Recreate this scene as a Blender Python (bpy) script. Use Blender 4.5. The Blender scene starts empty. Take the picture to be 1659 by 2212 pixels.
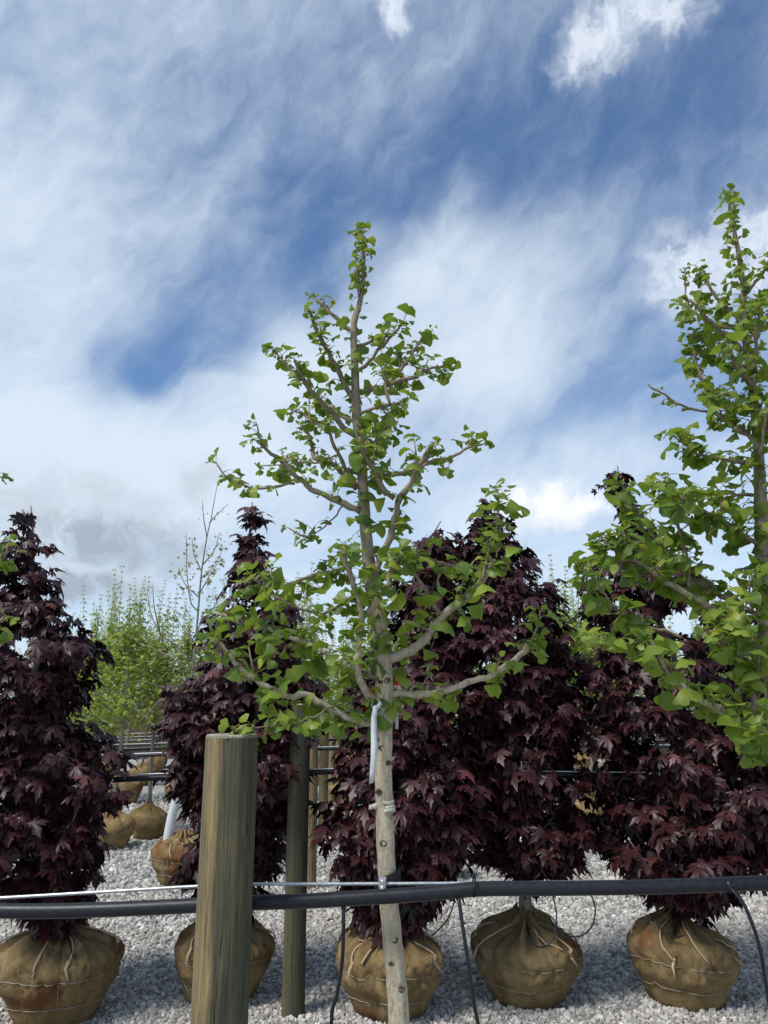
import bpy, math, random
import numpy as np
from mathutils import Vector, noise as mnoise

random.seed(7)
rng = np.random.default_rng(7)
scene = bpy.context.scene
C = scene.collection

# ------------------------------------------------------------------ camera
CAM_H, PITCH, FPX, CU, CV = 1.65, math.radians(13.8), 1662.0, 829.5, 1106.0
cam_d = bpy.data.cameras.new('camera'); cam = bpy.data.objects.new('camera', cam_d); C.objects.link(cam)
cam.location = (0, 0, CAM_H); cam.rotation_euler = (math.pi / 2 + PITCH, 0, 0)
cam_d.sensor_fit = 'VERTICAL'; cam_d.sensor_height = 24.0; cam_d.lens = 24.0 * FPX / 2212.0
cam_d.clip_start = 0.05; cam_d.clip_end = 2000
scene.camera = cam

# ------------------------------------------------------------------ world, sun, exposure
SUN_AZ, SUN_EL = math.radians(-128), math.radians(54)      # azimuth from +Y, towards -X (left)
world = bpy.data.worlds.new('World'); scene.world = world; world.use_nodes = True
SKY_STRENGTH = 0.1


def build_world():
    nt = world.node_tree; nt.nodes.clear(); N = nt.nodes.new; L = nt.links.new
    out = N('ShaderNodeOutputWorld'); bg = N('ShaderNodeBackground'); bg.inputs[1].default_value = SKY_STRENGTH
    L(bg.outputs[0], out.inputs[0])
    sky = N('ShaderNodeTexSky'); sky.sky_type = 'NISHITA'; sky.sun_disc = False
    sky.sun_elevation = SUN_EL; sky.sun_rotation = SUN_AZ; sky.dust_density = 0.6; sky.ozone_density = 2.2
    tc = N('ShaderNodeTexCoord'); sep = N('ShaderNodeSeparateXYZ'); L(tc.outputs['Generated'], sep.inputs[0])

    def math_(op, a, b=None, clamp=False):
        n = N('ShaderNodeMath'); n.operation = op; n.use_clamp = clamp
        for i, x in enumerate((a, b)):
            if x is None: continue
            if isinstance(x, (int, float)): n.inputs[i].default_value = x
            else: L(x, n.inputs[i])
        return n.outputs[0]
    # direction as azimuth / elevation, in degrees
    az = math_('MULTIPLY', math_('ARCTAN2', sep.outputs[0], sep.outputs[1]), 57.2958)
    el = math_('MULTIPLY', math_('ARCSINE', sep.outputs[2]), 57.2958)
    comb = N('ShaderNodeCombineXYZ'); L(az, comb.inputs[0]); L(el, comb.inputs[1]); comb.inputs[2].default_value = 1.0

    def noise(vec, scale, detail, rough, ang=None, sx=1., sy=1.):
        if ang is not None:     # rotated and stretched streaks
            c, q = math.cos(ang), math.sin(ang); cb = N('ShaderNodeCombineXYZ')
            L(dot(vec, (c * sx, q * sx, 0)), cb.inputs[0]); L(dot(vec, (-q * sy, c * sy, 0)), cb.inputs[1]); vec = cb.outputs[0]
        n = N('ShaderNodeTexNoise'); n.noise_dimensions = '2D'; n.inputs['Scale'].default_value = scale; n.inputs['Detail'].default_value = detail
        n.inputs['Roughness'].default_value = rough; L(vec, n.inputs['Vector']); return n

    def dot(vec, k):
        d = N('ShaderNodeVectorMath'); d.operation = 'DOT_PRODUCT'; L(vec, d.inputs[0]); d.inputs[1].default_value = k; return d.outputs['Value']

    def warped(scale, amp, detail=3):
        w = noise(comb.outputs[0], scale, detail, 0.55)
        s = N('ShaderNodeVectorMath'); s.operation = 'SUBTRACT'; L(w.outputs['Color'], s.inputs[0]); s.inputs[1].default_value = (.5, .5, .5)
        a = N('ShaderNodeVectorMath'); a.operation = 'MULTIPLY_ADD'; L(s.outputs[0], a.inputs[0]); a.inputs[1].default_value = (amp, amp, 0); L(comb.outputs[0], a.inputs[2])
        return a.outputs[0]
    soft = warped(0.075, 13, 2)
    gentle = warped(0.16, 4.5, 4)
    puff = warped(0.40, 3.4, 4)

    def blob(vec, a, e, ra, re, rot, inner=0.0):
        c, q = math.cos(math.radians(rot)), math.sin(math.radians(rot))
        x = dot(vec, (c / ra, q / ra, -(c * a + q * e) / ra)); y = dot(vec, (-q / re, c / re, -(-q * a + c * e) / re))
        r2 = math_('ADD', math_('MULTIPLY', x, x), math_('MULTIPLY', y, y)); f = math_('SUBTRACT', 1.0, r2, True); return math_('MULTIPLY', f, f)

    def uv(u, v):   # photo pixel to azimuth / elevation (degrees)
        x = (u - CU) / FPX; z = -(v - CV) / FPX
        d = Vector((x, math.cos(PITCH) - z * math.sin(PITCH), math.sin(PITCH) + z * math.cos(PITCH))).normalized()
        return math.degrees(math.atan2(d.x, d.y)), math.degrees(math.asin(d.z))
    # veil of high cloud: even cover everywhere, thinner and thicker patches
    terms = [  # u, v, ru(deg), rv(deg), rot, weight
        (-80, 640, 18, 24, 10, .42), (60, 250, 26, 14, 50, .05), (-100, 950, 30, 12, 0, .32),
        (560, 860, 12, 8, 30, .42), (760, 690, 20, 9, 20, .38), (1000, 690, 20, 11, 20, .34), (1180, 560, 20, 6, 28, .24), (300, 540, 20, 5, 30, .12),
        (900, 900, 30, 10, 0, .30), (250, 1000, 24, 7, 0, .36), (1000, 1130, 46, 9, 0, .32), (430, 300, 22, 8, 40, .06), (700, 60, 26, 9, 0, -.10),
        (390, 760, 9.5, 5.4, 14, -.66), (330, 850, 9, 5, -20, -.34), (250, 640, 10, 4, 20, -.12), (640, 470, 18, 5, 24, -.34), (960, 330, 22, 7, 24, -.40), (1450, 270, 24, 13, 20, -.52),
        (1280, 890, 12, 5, 10, -.20), (1560, 760, 12, 10, 0, -.20),
    ]
    base = noise(gentle, 0.10, 5, 0.55, math.radians(32), .55, 1.2)
    fine = noise(gentle, 0.42, 6, 0.62, math.radians(38), .50, 1.1)
    acc = math_('ADD', math_('MULTIPLY', math_('SUBTRACT', base.outputs[0], .5), .95), math_('MULTIPLY', math_('SUBTRACT', fine.outputs[0], .5), .55))
    acc = math_('ADD', acc, .34)
    for u, v, ra, re, rot, w in terms:
        a, e = uv(u, v)
        acc = math_('ADD', acc, math_('MULTIPLY', blob(soft, a, e, ra, re, rot), w * .80))
    veil = N('ShaderNodeMapRange'); veil.interpolation_type = 'SMOOTHSTEP'; L(acc, veil.inputs['Value'])
    veil.inputs['From Min'].default_value = -.28; veil.inputs['From Max'].default_value = 1.22
    # towards the horizon the veil closes
    hz = N('ShaderNodeMapRange'); hz.inputs['From Min'].default_value = 20; hz.inputs['From Max'].default_value = 0; hz.inputs['To Max'].default_value = .40
    L(el, hz.inputs['Value'])
    veil_f = math_('ADD', veil.outputs[0], hz.outputs[0], True)

    def mixc(f, a, b):
        m = N('ShaderNodeMix'); m.data_type = 'RGBA'
        (L(f, m.inputs[0]) if not isinstance(f, float) else setattr(m.inputs[0], 'default_value', f))
        for s, x in ((6, a), (7, b)):
            if isinstance(x, tuple): m.inputs[s].default_value = (*x, 1)
            else: L(x, m.inputs[s])
        return m.outputs[2]
    tint = N('ShaderNodeMix'); tint.data_type = 'RGBA'; tint.blend_type = 'MULTIPLY'; tint.inputs[0].default_value = 1
    L(sky.outputs[0], tint.inputs[6]); tint.inputs[7].default_value = (.70, .84, .96, 1)
    k = 1.0 / SKY_STRENGTH
    col = mixc(math_('MULTIPLY', veil_f, .93), tint.outputs[2], (.50 * k, .575 * k, .655 * k))
    # separate cumulus: white ones and grey-based ones
    pn = noise(puff, 0.5, 5, 0.60)
    def cumulus(col, lst, rgb, gain=1.0):
        tot = None
        for u, v, ra, re, rot in lst:
            a, e = uv(u, v); b = blob(puff, a, e, ra * 1.15, re * 1.15, rot)
            tot = b if tot is None else math_('MAXIMUM', tot, b)
        m = math_('MULTIPLY', tot, math_('ADD', math_('MULTIPLY', pn.outputs[0], 2.2), -.2), True)
        r = N('ShaderNodeMapRange'); r.interpolation_type = 'SMOOTHSTEP'; L(m, r.inputs['Value']); r.inputs['From Min'].default_value = 0; r.inputs['From Max'].default_value = 1.1
        return mixc(math_('MULTIPLY', r.outputs[0], gain), col, tuple(c * k * .88 for c in rgb))
    col = cumulus(col, [(1275, 85, 4.6, 3.0, 15), (1350, 45, 4.4, 2.8, 0), (1450, 30, 4, 2.0, -20), (850, 20, 2.0, 1.8, 0), (1480, 590, 3.8, 4.4, 40), (1600, 560, 5.0, 4.5, 40)], (.69, .74, .81), .75)
    col = cumulus(col, [(1180, 1085, 5.0, 2.3, 0), (1240, 1095, 3.5, 1.8, 0)], (.76, .78, .81), 1.0)
    col = cumulus(col, [(1190, 1125, 4.4, 1.1, 0)], (.60, .65, .72), .7)
    col = cumulus(col, [(60, 1120, 10, 4.0, -8), (230, 1130, 10, 4.8, -10), (430, 1040, 3.2, 2.6, 40), (180, 1255, 8.5, 2.2, 0), (-300, 1200, 9, 3, 0)], (.46, .52, .59), 1.0)
    col = cumulus(col, [(250, 1170, 8.0, 2.6, -6), (200, 1275, 5.5, 1.3, 0)], (.30, .36, .43), 1.0)
    L(col, bg.inputs[0])


build_world()
sun_d = bpy.data.lights.new('sun', 'SUN'); sun = bpy.data.objects.new('sun', sun_d); C.objects.link(sun)
sun_d.energy = 2.5; sun_d.angle = math.radians(18); sun_d.color = (1.0, .96, .9)
sd = Vector((math.sin(SUN_AZ) * math.cos(SUN_EL), math.cos(SUN_AZ) * math.cos(SUN_EL), math.sin(SUN_EL)))
sun.rotation_euler = sd.to_track_quat('Z', 'Y').to_euler(); sun.location = sd * 30
vs = scene.view_settings; vs.view_transform = 'Standard'; vs.look = 'None'; vs.exposure = 0.6; vs.gamma = 1.0; vs.use_curve_mapping = False
scene.cycles.max_bounces = 4; scene.cycles.diffuse_bounces = 3; scene.cycles.glossy_bounces = 2; scene.cycles.transmission_bounces = 3
world.cycles.sampling_method = 'MANUAL'; world.cycles.sample_map_resolution = 512

# ------------------------------------------------------------------ helpers
CP, SP = math.cos(PITCH), math.sin(PITCH)


def ray(u, v):
    x = (u - CU) / FPX; z = -(v - CV) / FPX
    return np.array((x, CP - z * SP, SP + z * CP))


def P(u, v, Y):                     # the point at depth Y (metres in front of the camera) seen there
    d = ray(u, v); t = Y / d[1]
    return np.array((d[0] * t, Y, CAM_H + d[2] * t))


def px(r, v, Y):                    # a length of r photo units at that depth, in metres
    return r / FPX * Y / ray(CU, v)[1]


def ground(u, v):
    d = ray(u, v); t = -CAM_H / d[2]
    return np.array((d[0] * t, d[1] * t, 0.0))


def proj(p):
    p = np.atleast_2d(p); q = p - np.array((0, 0, CAM_H))
    f = q[:, 1] * CP + q[:, 2] * SP; up = -q[:, 1] * SP + q[:, 2] * CP
    return CU + FPX * q[:, 0] / f, CV - FPX * up / f, f


def nrm(a):
    a = np.asarray(a, float); return a / np.maximum(np.linalg.norm(a, axis=-1, keepdims=True), 1e-9)


class MB:
    def __init__(s): s.v = []; s.f = []; s.n = 0
    def add(s, v, f):
        v = np.asarray(v, float); s.v.append(v); s.f += [[i + s.n for i in q] for q in f]; s.n += len(v); return s
    def tube(s, pts, rad, sides=8, caps=True, wob=0.0, seed=0, twist=0.0):
        pts = np.asarray(pts, float); n = len(pts); rad = np.broadcast_to(np.asarray(rad, float), (n,))
        tan = nrm(np.gradient(pts, axis=0)); ref = np.array((0, 0, 1.)) if abs(tan[0][2]) < .9 else np.array((1., 0, 0))
        a = nrm(np.cross(tan[0], ref)); rows = []
        for i in range(n):
            a = nrm(a - tan[i] * np.dot(a, tan[i])); b = np.cross(tan[i], a)
            th = np.arange(sides) * 2 * math.pi / sides + twist * i
            r = np.full(sides, rad[i])
            if wob:
                r = r * np.array([1 + wob * mnoise.noise(Vector((math.cos(t) * 1.3 + seed, math.sin(t) * 1.3, i * .35))) for t in th])
            rows.append(pts[i] + np.outer(np.cos(th) * r, a) + np.outer(np.sin(th) * r, b))
        f = [[i * sides + j, i * sides + (j + 1) % sides, (i + 1) * sides + (j + 1) % sides, (i + 1) * sides + j] for i in range(n - 1) for j in range(sides)]
        if caps: f += [list(range(sides))[::-1], [(n - 1) * sides + j for j in range(sides)]]
        return s.add(np.concatenate(rows), f)
    def box(s, c, h, axes=None):
        ax = np.eye(3) if axes is None else np.asarray(axes)
        v = [np.asarray(c) + sum(sg[i] * h[i] * ax[i] for i in range(3)) for sg in [(x, y, z) for x in (-1, 1) for y in (-1, 1) for z in (-1, 1)]]
        return s.add(v, [[0, 1, 3, 2], [4, 6, 7, 5], [0, 4, 5, 1], [2, 3, 7, 6], [0, 2, 6, 4], [1, 5, 7, 3]])
    def mesh(s, name, mat, smooth=True):
        me = bpy.data.meshes.new(name); V = np.concatenate(s.v); me.from_pydata(V.tolist(), [], s.f)
        if smooth: me.polygons.foreach_set('use_smooth', [True] * len(me.polygons))
        me.materials.append(mat); me.update(); return me
    def obj(s, name, mat, parent=None, smooth=True):
        return link(name, s.mesh(name, mat, smooth), parent)


def link(name, data, parent=None):
    o = bpy.data.objects.new(name, data); C.objects.link(o)
    if parent is not None: o.parent = parent
    return o


def tri_mesh(name, V, T, mat, smooth=True):
    me = bpy.data.meshes.new(name); V = np.ascontiguousarray(V, np.float32); T = np.ascontiguousarray(T, np.int32)
    me.vertices.add(len(V)); me.vertices.foreach_set('co', V.ravel()); me.loops.add(T.size); me.loops.foreach_set('vertex_index', T.ravel())
    me.polygons.add(len(T)); me.polygons.foreach_set('loop_start', np.arange(0, T.size, 3, dtype=np.int32))
    me.polygons.foreach_set('use_smooth', np.full(len(T), smooth)); me.materials.append(mat); me.update(calc_edges=True); me.validate(); return me


def tag(o, label=None, cat=None, group=None, kind=None):
    for k, x in (('label', label), ('category', cat), ('group', group), ('kind', kind)):
        if x: o[k] = x
    return o


def thing(name, loc, label, cat, group=None):
    o = link(name, None); o.location = tuple(loc); o.empty_display_size = .1; return tag(o, label, cat, group)


def copy_tree(o, parent=None):
    c = o.copy(); C.objects.link(c); c.parent = parent
    for ch in list(o.children): copy_tree(ch, c)
    return c


def smooth_path(pts, rad, step):
    pts = np.asarray(pts, float); rad = np.asarray(rad, float); n = len(pts)
    ext = np.vstack([2 * pts[0] - pts[1], pts, 2 * pts[-1] - pts[-2]]); op, orr = [], []
    for i in range(n - 1):
        p0, p1, p2, p3 = ext[i:i + 4]; m = max(2, int(np.linalg.norm(p2 - p1) / step))
        for k in range(m):
            t = k / m
            op.append(.5 * (2 * p1 + (p2 - p0) * t + (2 * p0 - 5 * p1 + 4 * p2 - p3) * t * t + (3 * p1 - p0 - 3 * p2 + p3) * t ** 3)); orr.append(rad[i] * (1 - t) + rad[i + 1] * t)
    op.append(pts[-1]); orr.append(rad[-1]); return np.array(op), np.array(orr)


# ------------------------------------------------------------------ materials
def mat_new(name):
    m = bpy.data.materials.new(name); m.use_nodes = True; nt = m.node_tree; nt.nodes.clear()
    o = nt.nodes.new('ShaderNodeOutputMaterial'); return m, nt, o


class NT:
    def __init__(s, name): s.m, s.t, s.out = mat_new(name); s.N = s.t.nodes.new; s.L = s.t.links.new
    def put(s, sock, x):
        if isinstance(x, (int, float)): sock.default_value = x
        elif isinstance(x, tuple): sock.default_value = (*x, 1) if len(x) == 3 and sock.type == 'RGBA' else x
        else: s.L(x, sock)
    def math(s, op, a, b=None, clamp=False):
        n = s.N('ShaderNodeMath'); n.operation = op; n.use_clamp = clamp; s.put(n.inputs[0], a)
        if b is not None: s.put(n.inputs[1], b)
        return n.outputs[0]
    def mix(s, f, a, b, blend='MIX'):
        n = s.N('ShaderNodeMix'); n.data_type = 'RGBA'; n.blend_type = blend; s.put(n.inputs[0], f); s.put(n.inputs[6], a); s.put(n.inputs[7], b); return n.outputs[2]
    def coord(s, scale=(1, 1, 1), loc=(0, 0, 0), which='Object'):
        t = s.N('ShaderNodeTexCoord'); m = s.N('ShaderNodeMapping'); m.inputs['Scale'].default_value = scale; m.inputs['Location'].default_value = loc
        s.L(t.outputs[which], m.inputs[0]); return m.outputs[0]
    def noise(s, vec, scale, detail=4, rough=.55, dist=0.):
        n = s.N('ShaderNodeTexNoise'); s.L(vec, n.inputs['Vector']); n.inputs['Scale'].default_value = scale; n.inputs['Detail'].default_value = detail
        n.inputs['Roughness'].default_value = rough; n.inputs['Distortion'].default_value = dist; return n.outputs[0]
    def ramp(s, f, *stops):
        n = s.N('ShaderNodeValToRGB'); s.put(n.inputs[0], f); e = n.color_ramp.elements
        while len(e) < len(stops): e.new(.5)
        for q, (p, c) in zip(e, stops): q.position = p; q.color = (*c, 1)
        return n.outputs[0]
    def rng(s, f, a, b, c=0., d=1., smooth=False):
        n = s.N('ShaderNodeMapRange'); s.put(n.inputs[0], f)
        for i, x in enumerate((a, b, c, d)): n.inputs[i + 1].default_value = x
        if smooth: n.interpolation_type = 'SMOOTHSTEP'
        return n.outputs[0]
    def bump(s, h, strength=.5, dist=.01, normal=None):
        n = s.N('ShaderNodeBump'); s.L(h, n.inputs['Height']); n.inputs['Strength'].default_value = strength; n.inputs['Distance'].default_value = dist
        if normal: s.L(normal, n.inputs['Normal'])
        return n.outputs[0]
    def bsdf(s, col, rough=.8, spec=.3, metal=0., normal=None):
        b = s.N('ShaderNodeBsdfPrincipled'); s.put(b.inputs['Base Color'], col); s.put(b.inputs['Roughness'], rough)
        b.inputs['Specular IOR Level'].default_value = spec; b.inputs['Metallic'].default_value = metal
        if normal: s.L(normal, b.inputs['Normal'])
        return b
    def done(s, sh): s.L(sh, s.out.inputs[0]); return s.m


def leaf_mat(name, stops, transl, tcol, rough, spec, coat=0.):
    n = NT(name); g = n.N('ShaderNodeNewGeometry'); oi = n.N('ShaderNodeObjectInfo')
    r = n.math('FRACT', n.math('ADD', g.outputs['Random Per Island'], oi.outputs['Random']))
    col = n.ramp(r, *stops); back = n.mix(.55, col, tcol)
    fac = g.outputs['Backfacing']
    c2 = n.mix(n.math('MULTIPLY', fac, .6), col, back)
    b = n.bsdf(c2, rough, spec); b.inputs['Coat Weight'].default_value = coat; b.inputs['Coat Roughness'].default_value = .3
    t = n.N('ShaderNodeBsdfTranslucent'); n.put(t.inputs[0], n.mix(.5, col, tcol))
    m = n.N('ShaderNodeMixShader'); m.inputs[0].default_value = transl; n.L(b.outputs[0], m.inputs[1]); n.L(t.outputs[0], m.inputs[2])
    return n.done(m.outputs[0])


M = {}
M['ginkgo_leaf'] = leaf_mat('ginkgo_leaf', [(0, (.080, .140, .026)), (.35, (.13, .20, .030)), (.75, (.195, .27, .036)), (1, (.29, .34, .05))], .42, (.30, .42, .03), .42, .35)
M['maple_leaf'] = leaf_mat('maple_leaf', [(0, (.0072, .0058, .0072)), (.5, (.0118, .0082, .0098)), (.90, (.019, .0112, .0132)), (.965, (.036, .011, .013)), (.98, (.12, .05, .05)), (1, (.18, .08, .078))], .10, (.085, .009, .012), .46, .40)
M['far_leaf'] = leaf_mat('far_leaf', [(0, (.13, .20, .03)), (.4, (.25, .33, .05)), (.8, (.38, .41, .075)), (1, (.43, .38, .10))], .40, (.25, .38, .04), .5, .3)
M['yellow_leaf'] = leaf_mat('yellow_leaf', [(0, (.16, .19, .05)), (.5, (.24, .24, .075)), (1, (.30, .25, .10))], .40, (.35, .34, .07), .5, .3)


def bark(name, dark, mid, light, scale=1., b=.6, young=False):
    n = NT(name); v = n.coord((1, 1, .22)); v2 = n.coord((1, 1, 1.0))
    a = n.noise(v, 95 * scale, 5, .65, .8); c = n.noise(v2, 14 * scale, 5, .6); d = n.noise(v2, 130 * scale, 3, .6)
    h = n.math('ADD', n.math('MULTIPLY', a, .75), n.math('MULTIPLY', d, .35))
    col = n.ramp(h, (.30, dark), (.50, mid), (.72, light)); col = n.mix(n.rng(c, .40, .75, 0, .35), col, n.mix(.5, mid, dark))
    if young:       # brown young bark higher up, colour also darkened to carry its backlit silhouette
        t = n.N('ShaderNodeTexCoord'); sp = n.N('ShaderNodeSeparateXYZ'); n.L(t.outputs['Object'], sp.inputs[0]); col = n.mix(n.rng(sp.outputs[2], 1.55, 2.2, 0, .62, True), col, n.mix(a, (.10, .078, .055), (.22, .175, .13)))
    return n.done(n.bsdf(col, .85, .2, 0, n.bump(h, b, .004)).outputs[0])


M['ginkgo_bark'] = bark('ginkgo_bark', (.13, .10, .07), (.42, .35, .245), (.64, .57, .44), 1., 1.0, True)
M['ginkgo_twig'] = bark('ginkgo_twig', (.10, .07, .048), (.22, .165, .115), (.34, .27, .20), 1.5, .5)
M['scar'] = bark('scar', (.03, .022, .016), (.09, .065, .045), (.20, .15, .10), 1.5, .9)
M['maple_bark'] = bark('maple_bark', (.10, .09, .075), (.20, .18, .15), (.32, .29, .25), .8, .4)


def mk_wood(name, tan, green, seam):
    n = NT(name); v = n.coord((1, 1, .03)); v2 = n.coord((1, 1, .30)); t = n.N('ShaderNodeTexCoord'); sp = n.N('ShaderNodeSeparateXYZ'); n.L(t.outputs['Object'], sp.inputs[0])
    g = n.math('ADD', n.math('MULTIPLY', n.noise(v, 230, 4, .7, .3), .6), n.math('MULTIPLY', n.noise(v, 85, 4, .65, .2), .4)); blot = n.noise(v2, 20, 5, .6, .6); wide = n.noise(n.coord((1, 1, .10)), 34, 4, .6)
    # the board's two tones: pale sapwood streak and green-stained side
    side = n.math('ADD', sp.outputs[0], n.math('MULTIPLY', n.math('SUBTRACT', wide, .5), .055))
    f = n.rng(side, seam - .010, seam + .012, 0, 1, True); edge = n.rng(side, -.052, -.040, 1, 0, True)
    base = n.mix(f, tan, green); base = n.mix(n.math('MULTIPLY', edge, .75), base, (.20, .185, .13))
    base = n.mix(n.rng(blot, .42, .68, 0, .55), base, n.mix(.5, tan, (.09, .075, .042)))
    col = n.mix(n.rng(g, .36, .60, .80, 0), base, (.035, .032, .020))
    crk = n.noise(n.coord((1, 1, .018)), 55, 3, .5, .15); col = n.mix(n.rng(n.math('ABSOLUTE', n.math('SUBTRACT', crk, .56)), 0, .012, .85, 0), col, (.012, .010, .007))
    kn = n.N('ShaderNodeTexVoronoi'); kn.inputs['Scale'].default_value = 9; n.L(n.coord((1, 1, .45)), kn.inputs['Vector']); col = n.mix(n.rng(kn.outputs['Distance'], .05, .14, .8, 0, True), col, (.05, .035, .018))
    h = n.math('ADD', g, n.math('MULTIPLY', wide, .5))
    return n.done(n.bsdf(col, .82, .2, 0, n.bump(h, .9, .008)).outputs[0])


M['post_wood'] = mk_wood('post_wood', (.345, .255, .125), (.105, .105, .068), -.016)
M['post_green'] = mk_wood('post_green', (.14, .125, .075), (.075, .082, .055), -.02)
M['post_tan'] = mk_wood('post_tan', (.36, .27, .14), (.27, .205, .11), .02)
n = NT('post_end'); wv = n.N('ShaderNodeTexWave'); wv.wave_type = 'RINGS'; wv.rings_direction = 'Z'; wv.inputs['Scale'].default_value = 55; wv.inputs['Distortion'].default_value = 3; n.L(n.coord(), wv.inputs['Vector']); e_ = n.math('MULTIPLY', n.math('ADD', n.noise(n.coord(), 90, 5, .7), wv.outputs['Fac']), .5); M['post_end'] = n.done(n.bsdf(n.ramp(e_, (.3, (.17, .16, .11)), (.7, (.42, .40, .31))), .9).outputs[0])
n = NT('black_pipe'); e_ = n.noise(n.coord((1, 1, 1)), 60, 5, .6); M['black_pipe'] = n.done(n.bsdf(n.ramp(e_, (.35, (.007, .008, .012)), (.75, (.017, .019, .024))), n.rng(e_, .3, .8, .36, .52), .38, 0, n.bump(e_, .06, .002)).outputs[0])
n = NT('strap'); e_ = n.noise(n.coord(), 400, 3); M['strap'] = n.done(n.bsdf((.012, .013, .015), .9, .2, 0, n.bump(e_, .5, .002)).outputs[0])
n = NT('steel'); e_ = n.noise(n.coord(), 120, 4); M['steel'] = n.done(n.bsdf(n.ramp(e_, (.3, (.42, .43, .44)), (.8, (.66, .67, .68))), n.rng(e_, .3, .7, .35, .5), .5, .75).outputs[0])
n = NT('wire'); M['wire'] = n.done(n.bsdf((.30, .27, .21), .55, .4, .3).outputs[0])
n = NT('twine'); e_ = n.noise(n.coord(), 300, 3); M['twine'] = n.done(n.bsdf(n.ramp(e_, (.3, (.30, .22, .13)), (.7, (.52, .42, .28))), .9).outputs[0])
n = NT('white_plastic'); e_ = n.noise(n.coord((1, 1, .4)), 40, 4); b_ = n.bsdf(n.ramp(e_, (.3, (.66, .69, .70)), (.7, (.80, .83, .85))), .5, .4, 0, n.bump(e_, .15, .004)); t_ = n.N('ShaderNodeBsdfTranslucent'); t_.inputs[0].default_value = (.75, .8, .82, 1)
m_ = n.N('ShaderNodeMixShader'); m_.inputs[0].default_value = .25; n.L(b_.outputs[0], m_.inputs[1]); n.L(t_.outputs[0], m_.inputs[2]); M['white_plastic'] = n.done(m_.outputs[0])
n = NT('old_tape'); e_ = n.noise(n.coord(), 150, 5); M['old_tape'] = n.done(n.bsdf(n.ramp(e_, (.3, (.36, .33, .26)), (.75, (.66, .63, .54))), .7, .3, 0, n.bump(e_, .5, .003)).outputs[0])
n = NT('orange_tag'); M['orange_tag'] = n.done(n.bsdf((.75, .13, .02), .5).outputs[0])


def mk_burlap(name, stain):
    n = NT(name); v = n.coord(); oi = n.N('ShaderNodeObjectInfo'); lo = n.N('ShaderNodeVectorMath'); lo.operation = 'ADD'; n.L(v, lo.inputs[0])
    sc = n.N('ShaderNodeVectorMath'); sc.operation = 'SCALE'; sc.inputs[0].default_value = (31, 17, 23); n.L(oi.outputs['Random'], sc.inputs['Scale']); n.L(sc.outputs[0], lo.inputs[1]); w = lo.outputs[0]
    a = n.noise(w, 5.5, 5, .65, .8); b = n.noise(w, 11, 5, .65); fine = n.noise(w, 160, 3, .7); rs = n.noise(w, 2.6, 2, .5)
    st = n.noise(n.coord((1, 1, .12)), 60, 4, .6)
    col = n.ramp(a, (.30, (.17, .11, .052)), (.50, (.30, .205, .095)), (.72, (.47, .345, .175)))
    col = n.mix(n.rng(b, .42, .70, 0, .55), col, (.15, .11, .058)); col = n.mix(n.rng(st, .45, .7, 0, .3), col, (.11, .085, .04))
    col = n.mix(n.rng(rs, .53, .66, 0, stain, True), col, (.15, .055, .026))
    col = n.mix(n.rng(fine, .35, .7, .35, 0), col, (.07, .045, .02))
    h = n.math('ADD', n.math('MULTIPLY', fine, .5), b)
    return n.done(n.bsdf(col, .95, .1, 0, n.bump(h, .8, .014)).outputs[0])


M['burlap'] = mk_burlap('burlap', .8)

n = NT('gravel_sheet'); v = n.coord(); vo = n.N('ShaderNodeTexVoronoi'); vo.inputs['Scale'].default_value = 48; n.L(v, vo.inputs['Vector'])
sx = n.N('ShaderNodeSeparateColor'); n.L(vo.outputs['Color'], sx.inputs[0]); big = n.noise(v, .55, 5, .6)
col = n.ramp(sx.outputs[0], (0, (.20, .195, .185)), (.4, (.38, .37, .35)), (.8, (.54, .53, .50)), (1, (.70, .69, .66)))
col = n.mix(n.rng(vo.outputs['Distance'], .1, .75, 0, .55), col, (.10, .10, .098)); col = n.mix(n.rng(big, .48, .7, 0, .45), col, (.30, .265, .20))
M['gravel_sheet'] = n.done(n.bsdf(col, .9, .2, 0, n.bump(vo.outputs['Distance'], -.8, .02)).outputs[0])
n = NT('stone'); oi = n.N('ShaderNodeObjectInfo'); v = n.coord(); s_ = n.noise(v, 1.6, 4, .6); lo = n.N('ShaderNodeVectorMath'); big = n.noise(oi.outputs['Location'], .55, 5, .6)
col = n.ramp(oi.outputs['Random'], (0, (.215, .20, .18)), (.35, (.42, .40, .36)), (.7, (.55, .525, .48)), (.92, (.65, .63, .58)), (1, (.82, .80, .77)))
col = n.mix(n.rng(big, .48, .7, 0, .45), col, (.40, .34, .24)); col = n.mix(n.rng(s_, .3, .7, .35, 0), col, (.14, .135, .13))
M['stone'] = n.done(n.bsdf(col, .85, .25).outputs[0])
n = NT('soil'); e_ = n.noise(n.coord(), 1.2, 8, .7); M['soil'] = n.done(n.bsdf(n.ramp(e_, (.3, (.030, .020, .015)), (.7, (.085, .058, .042))), .95, .1, 0, n.bump(e_, .8, .3)).outputs[0])

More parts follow.
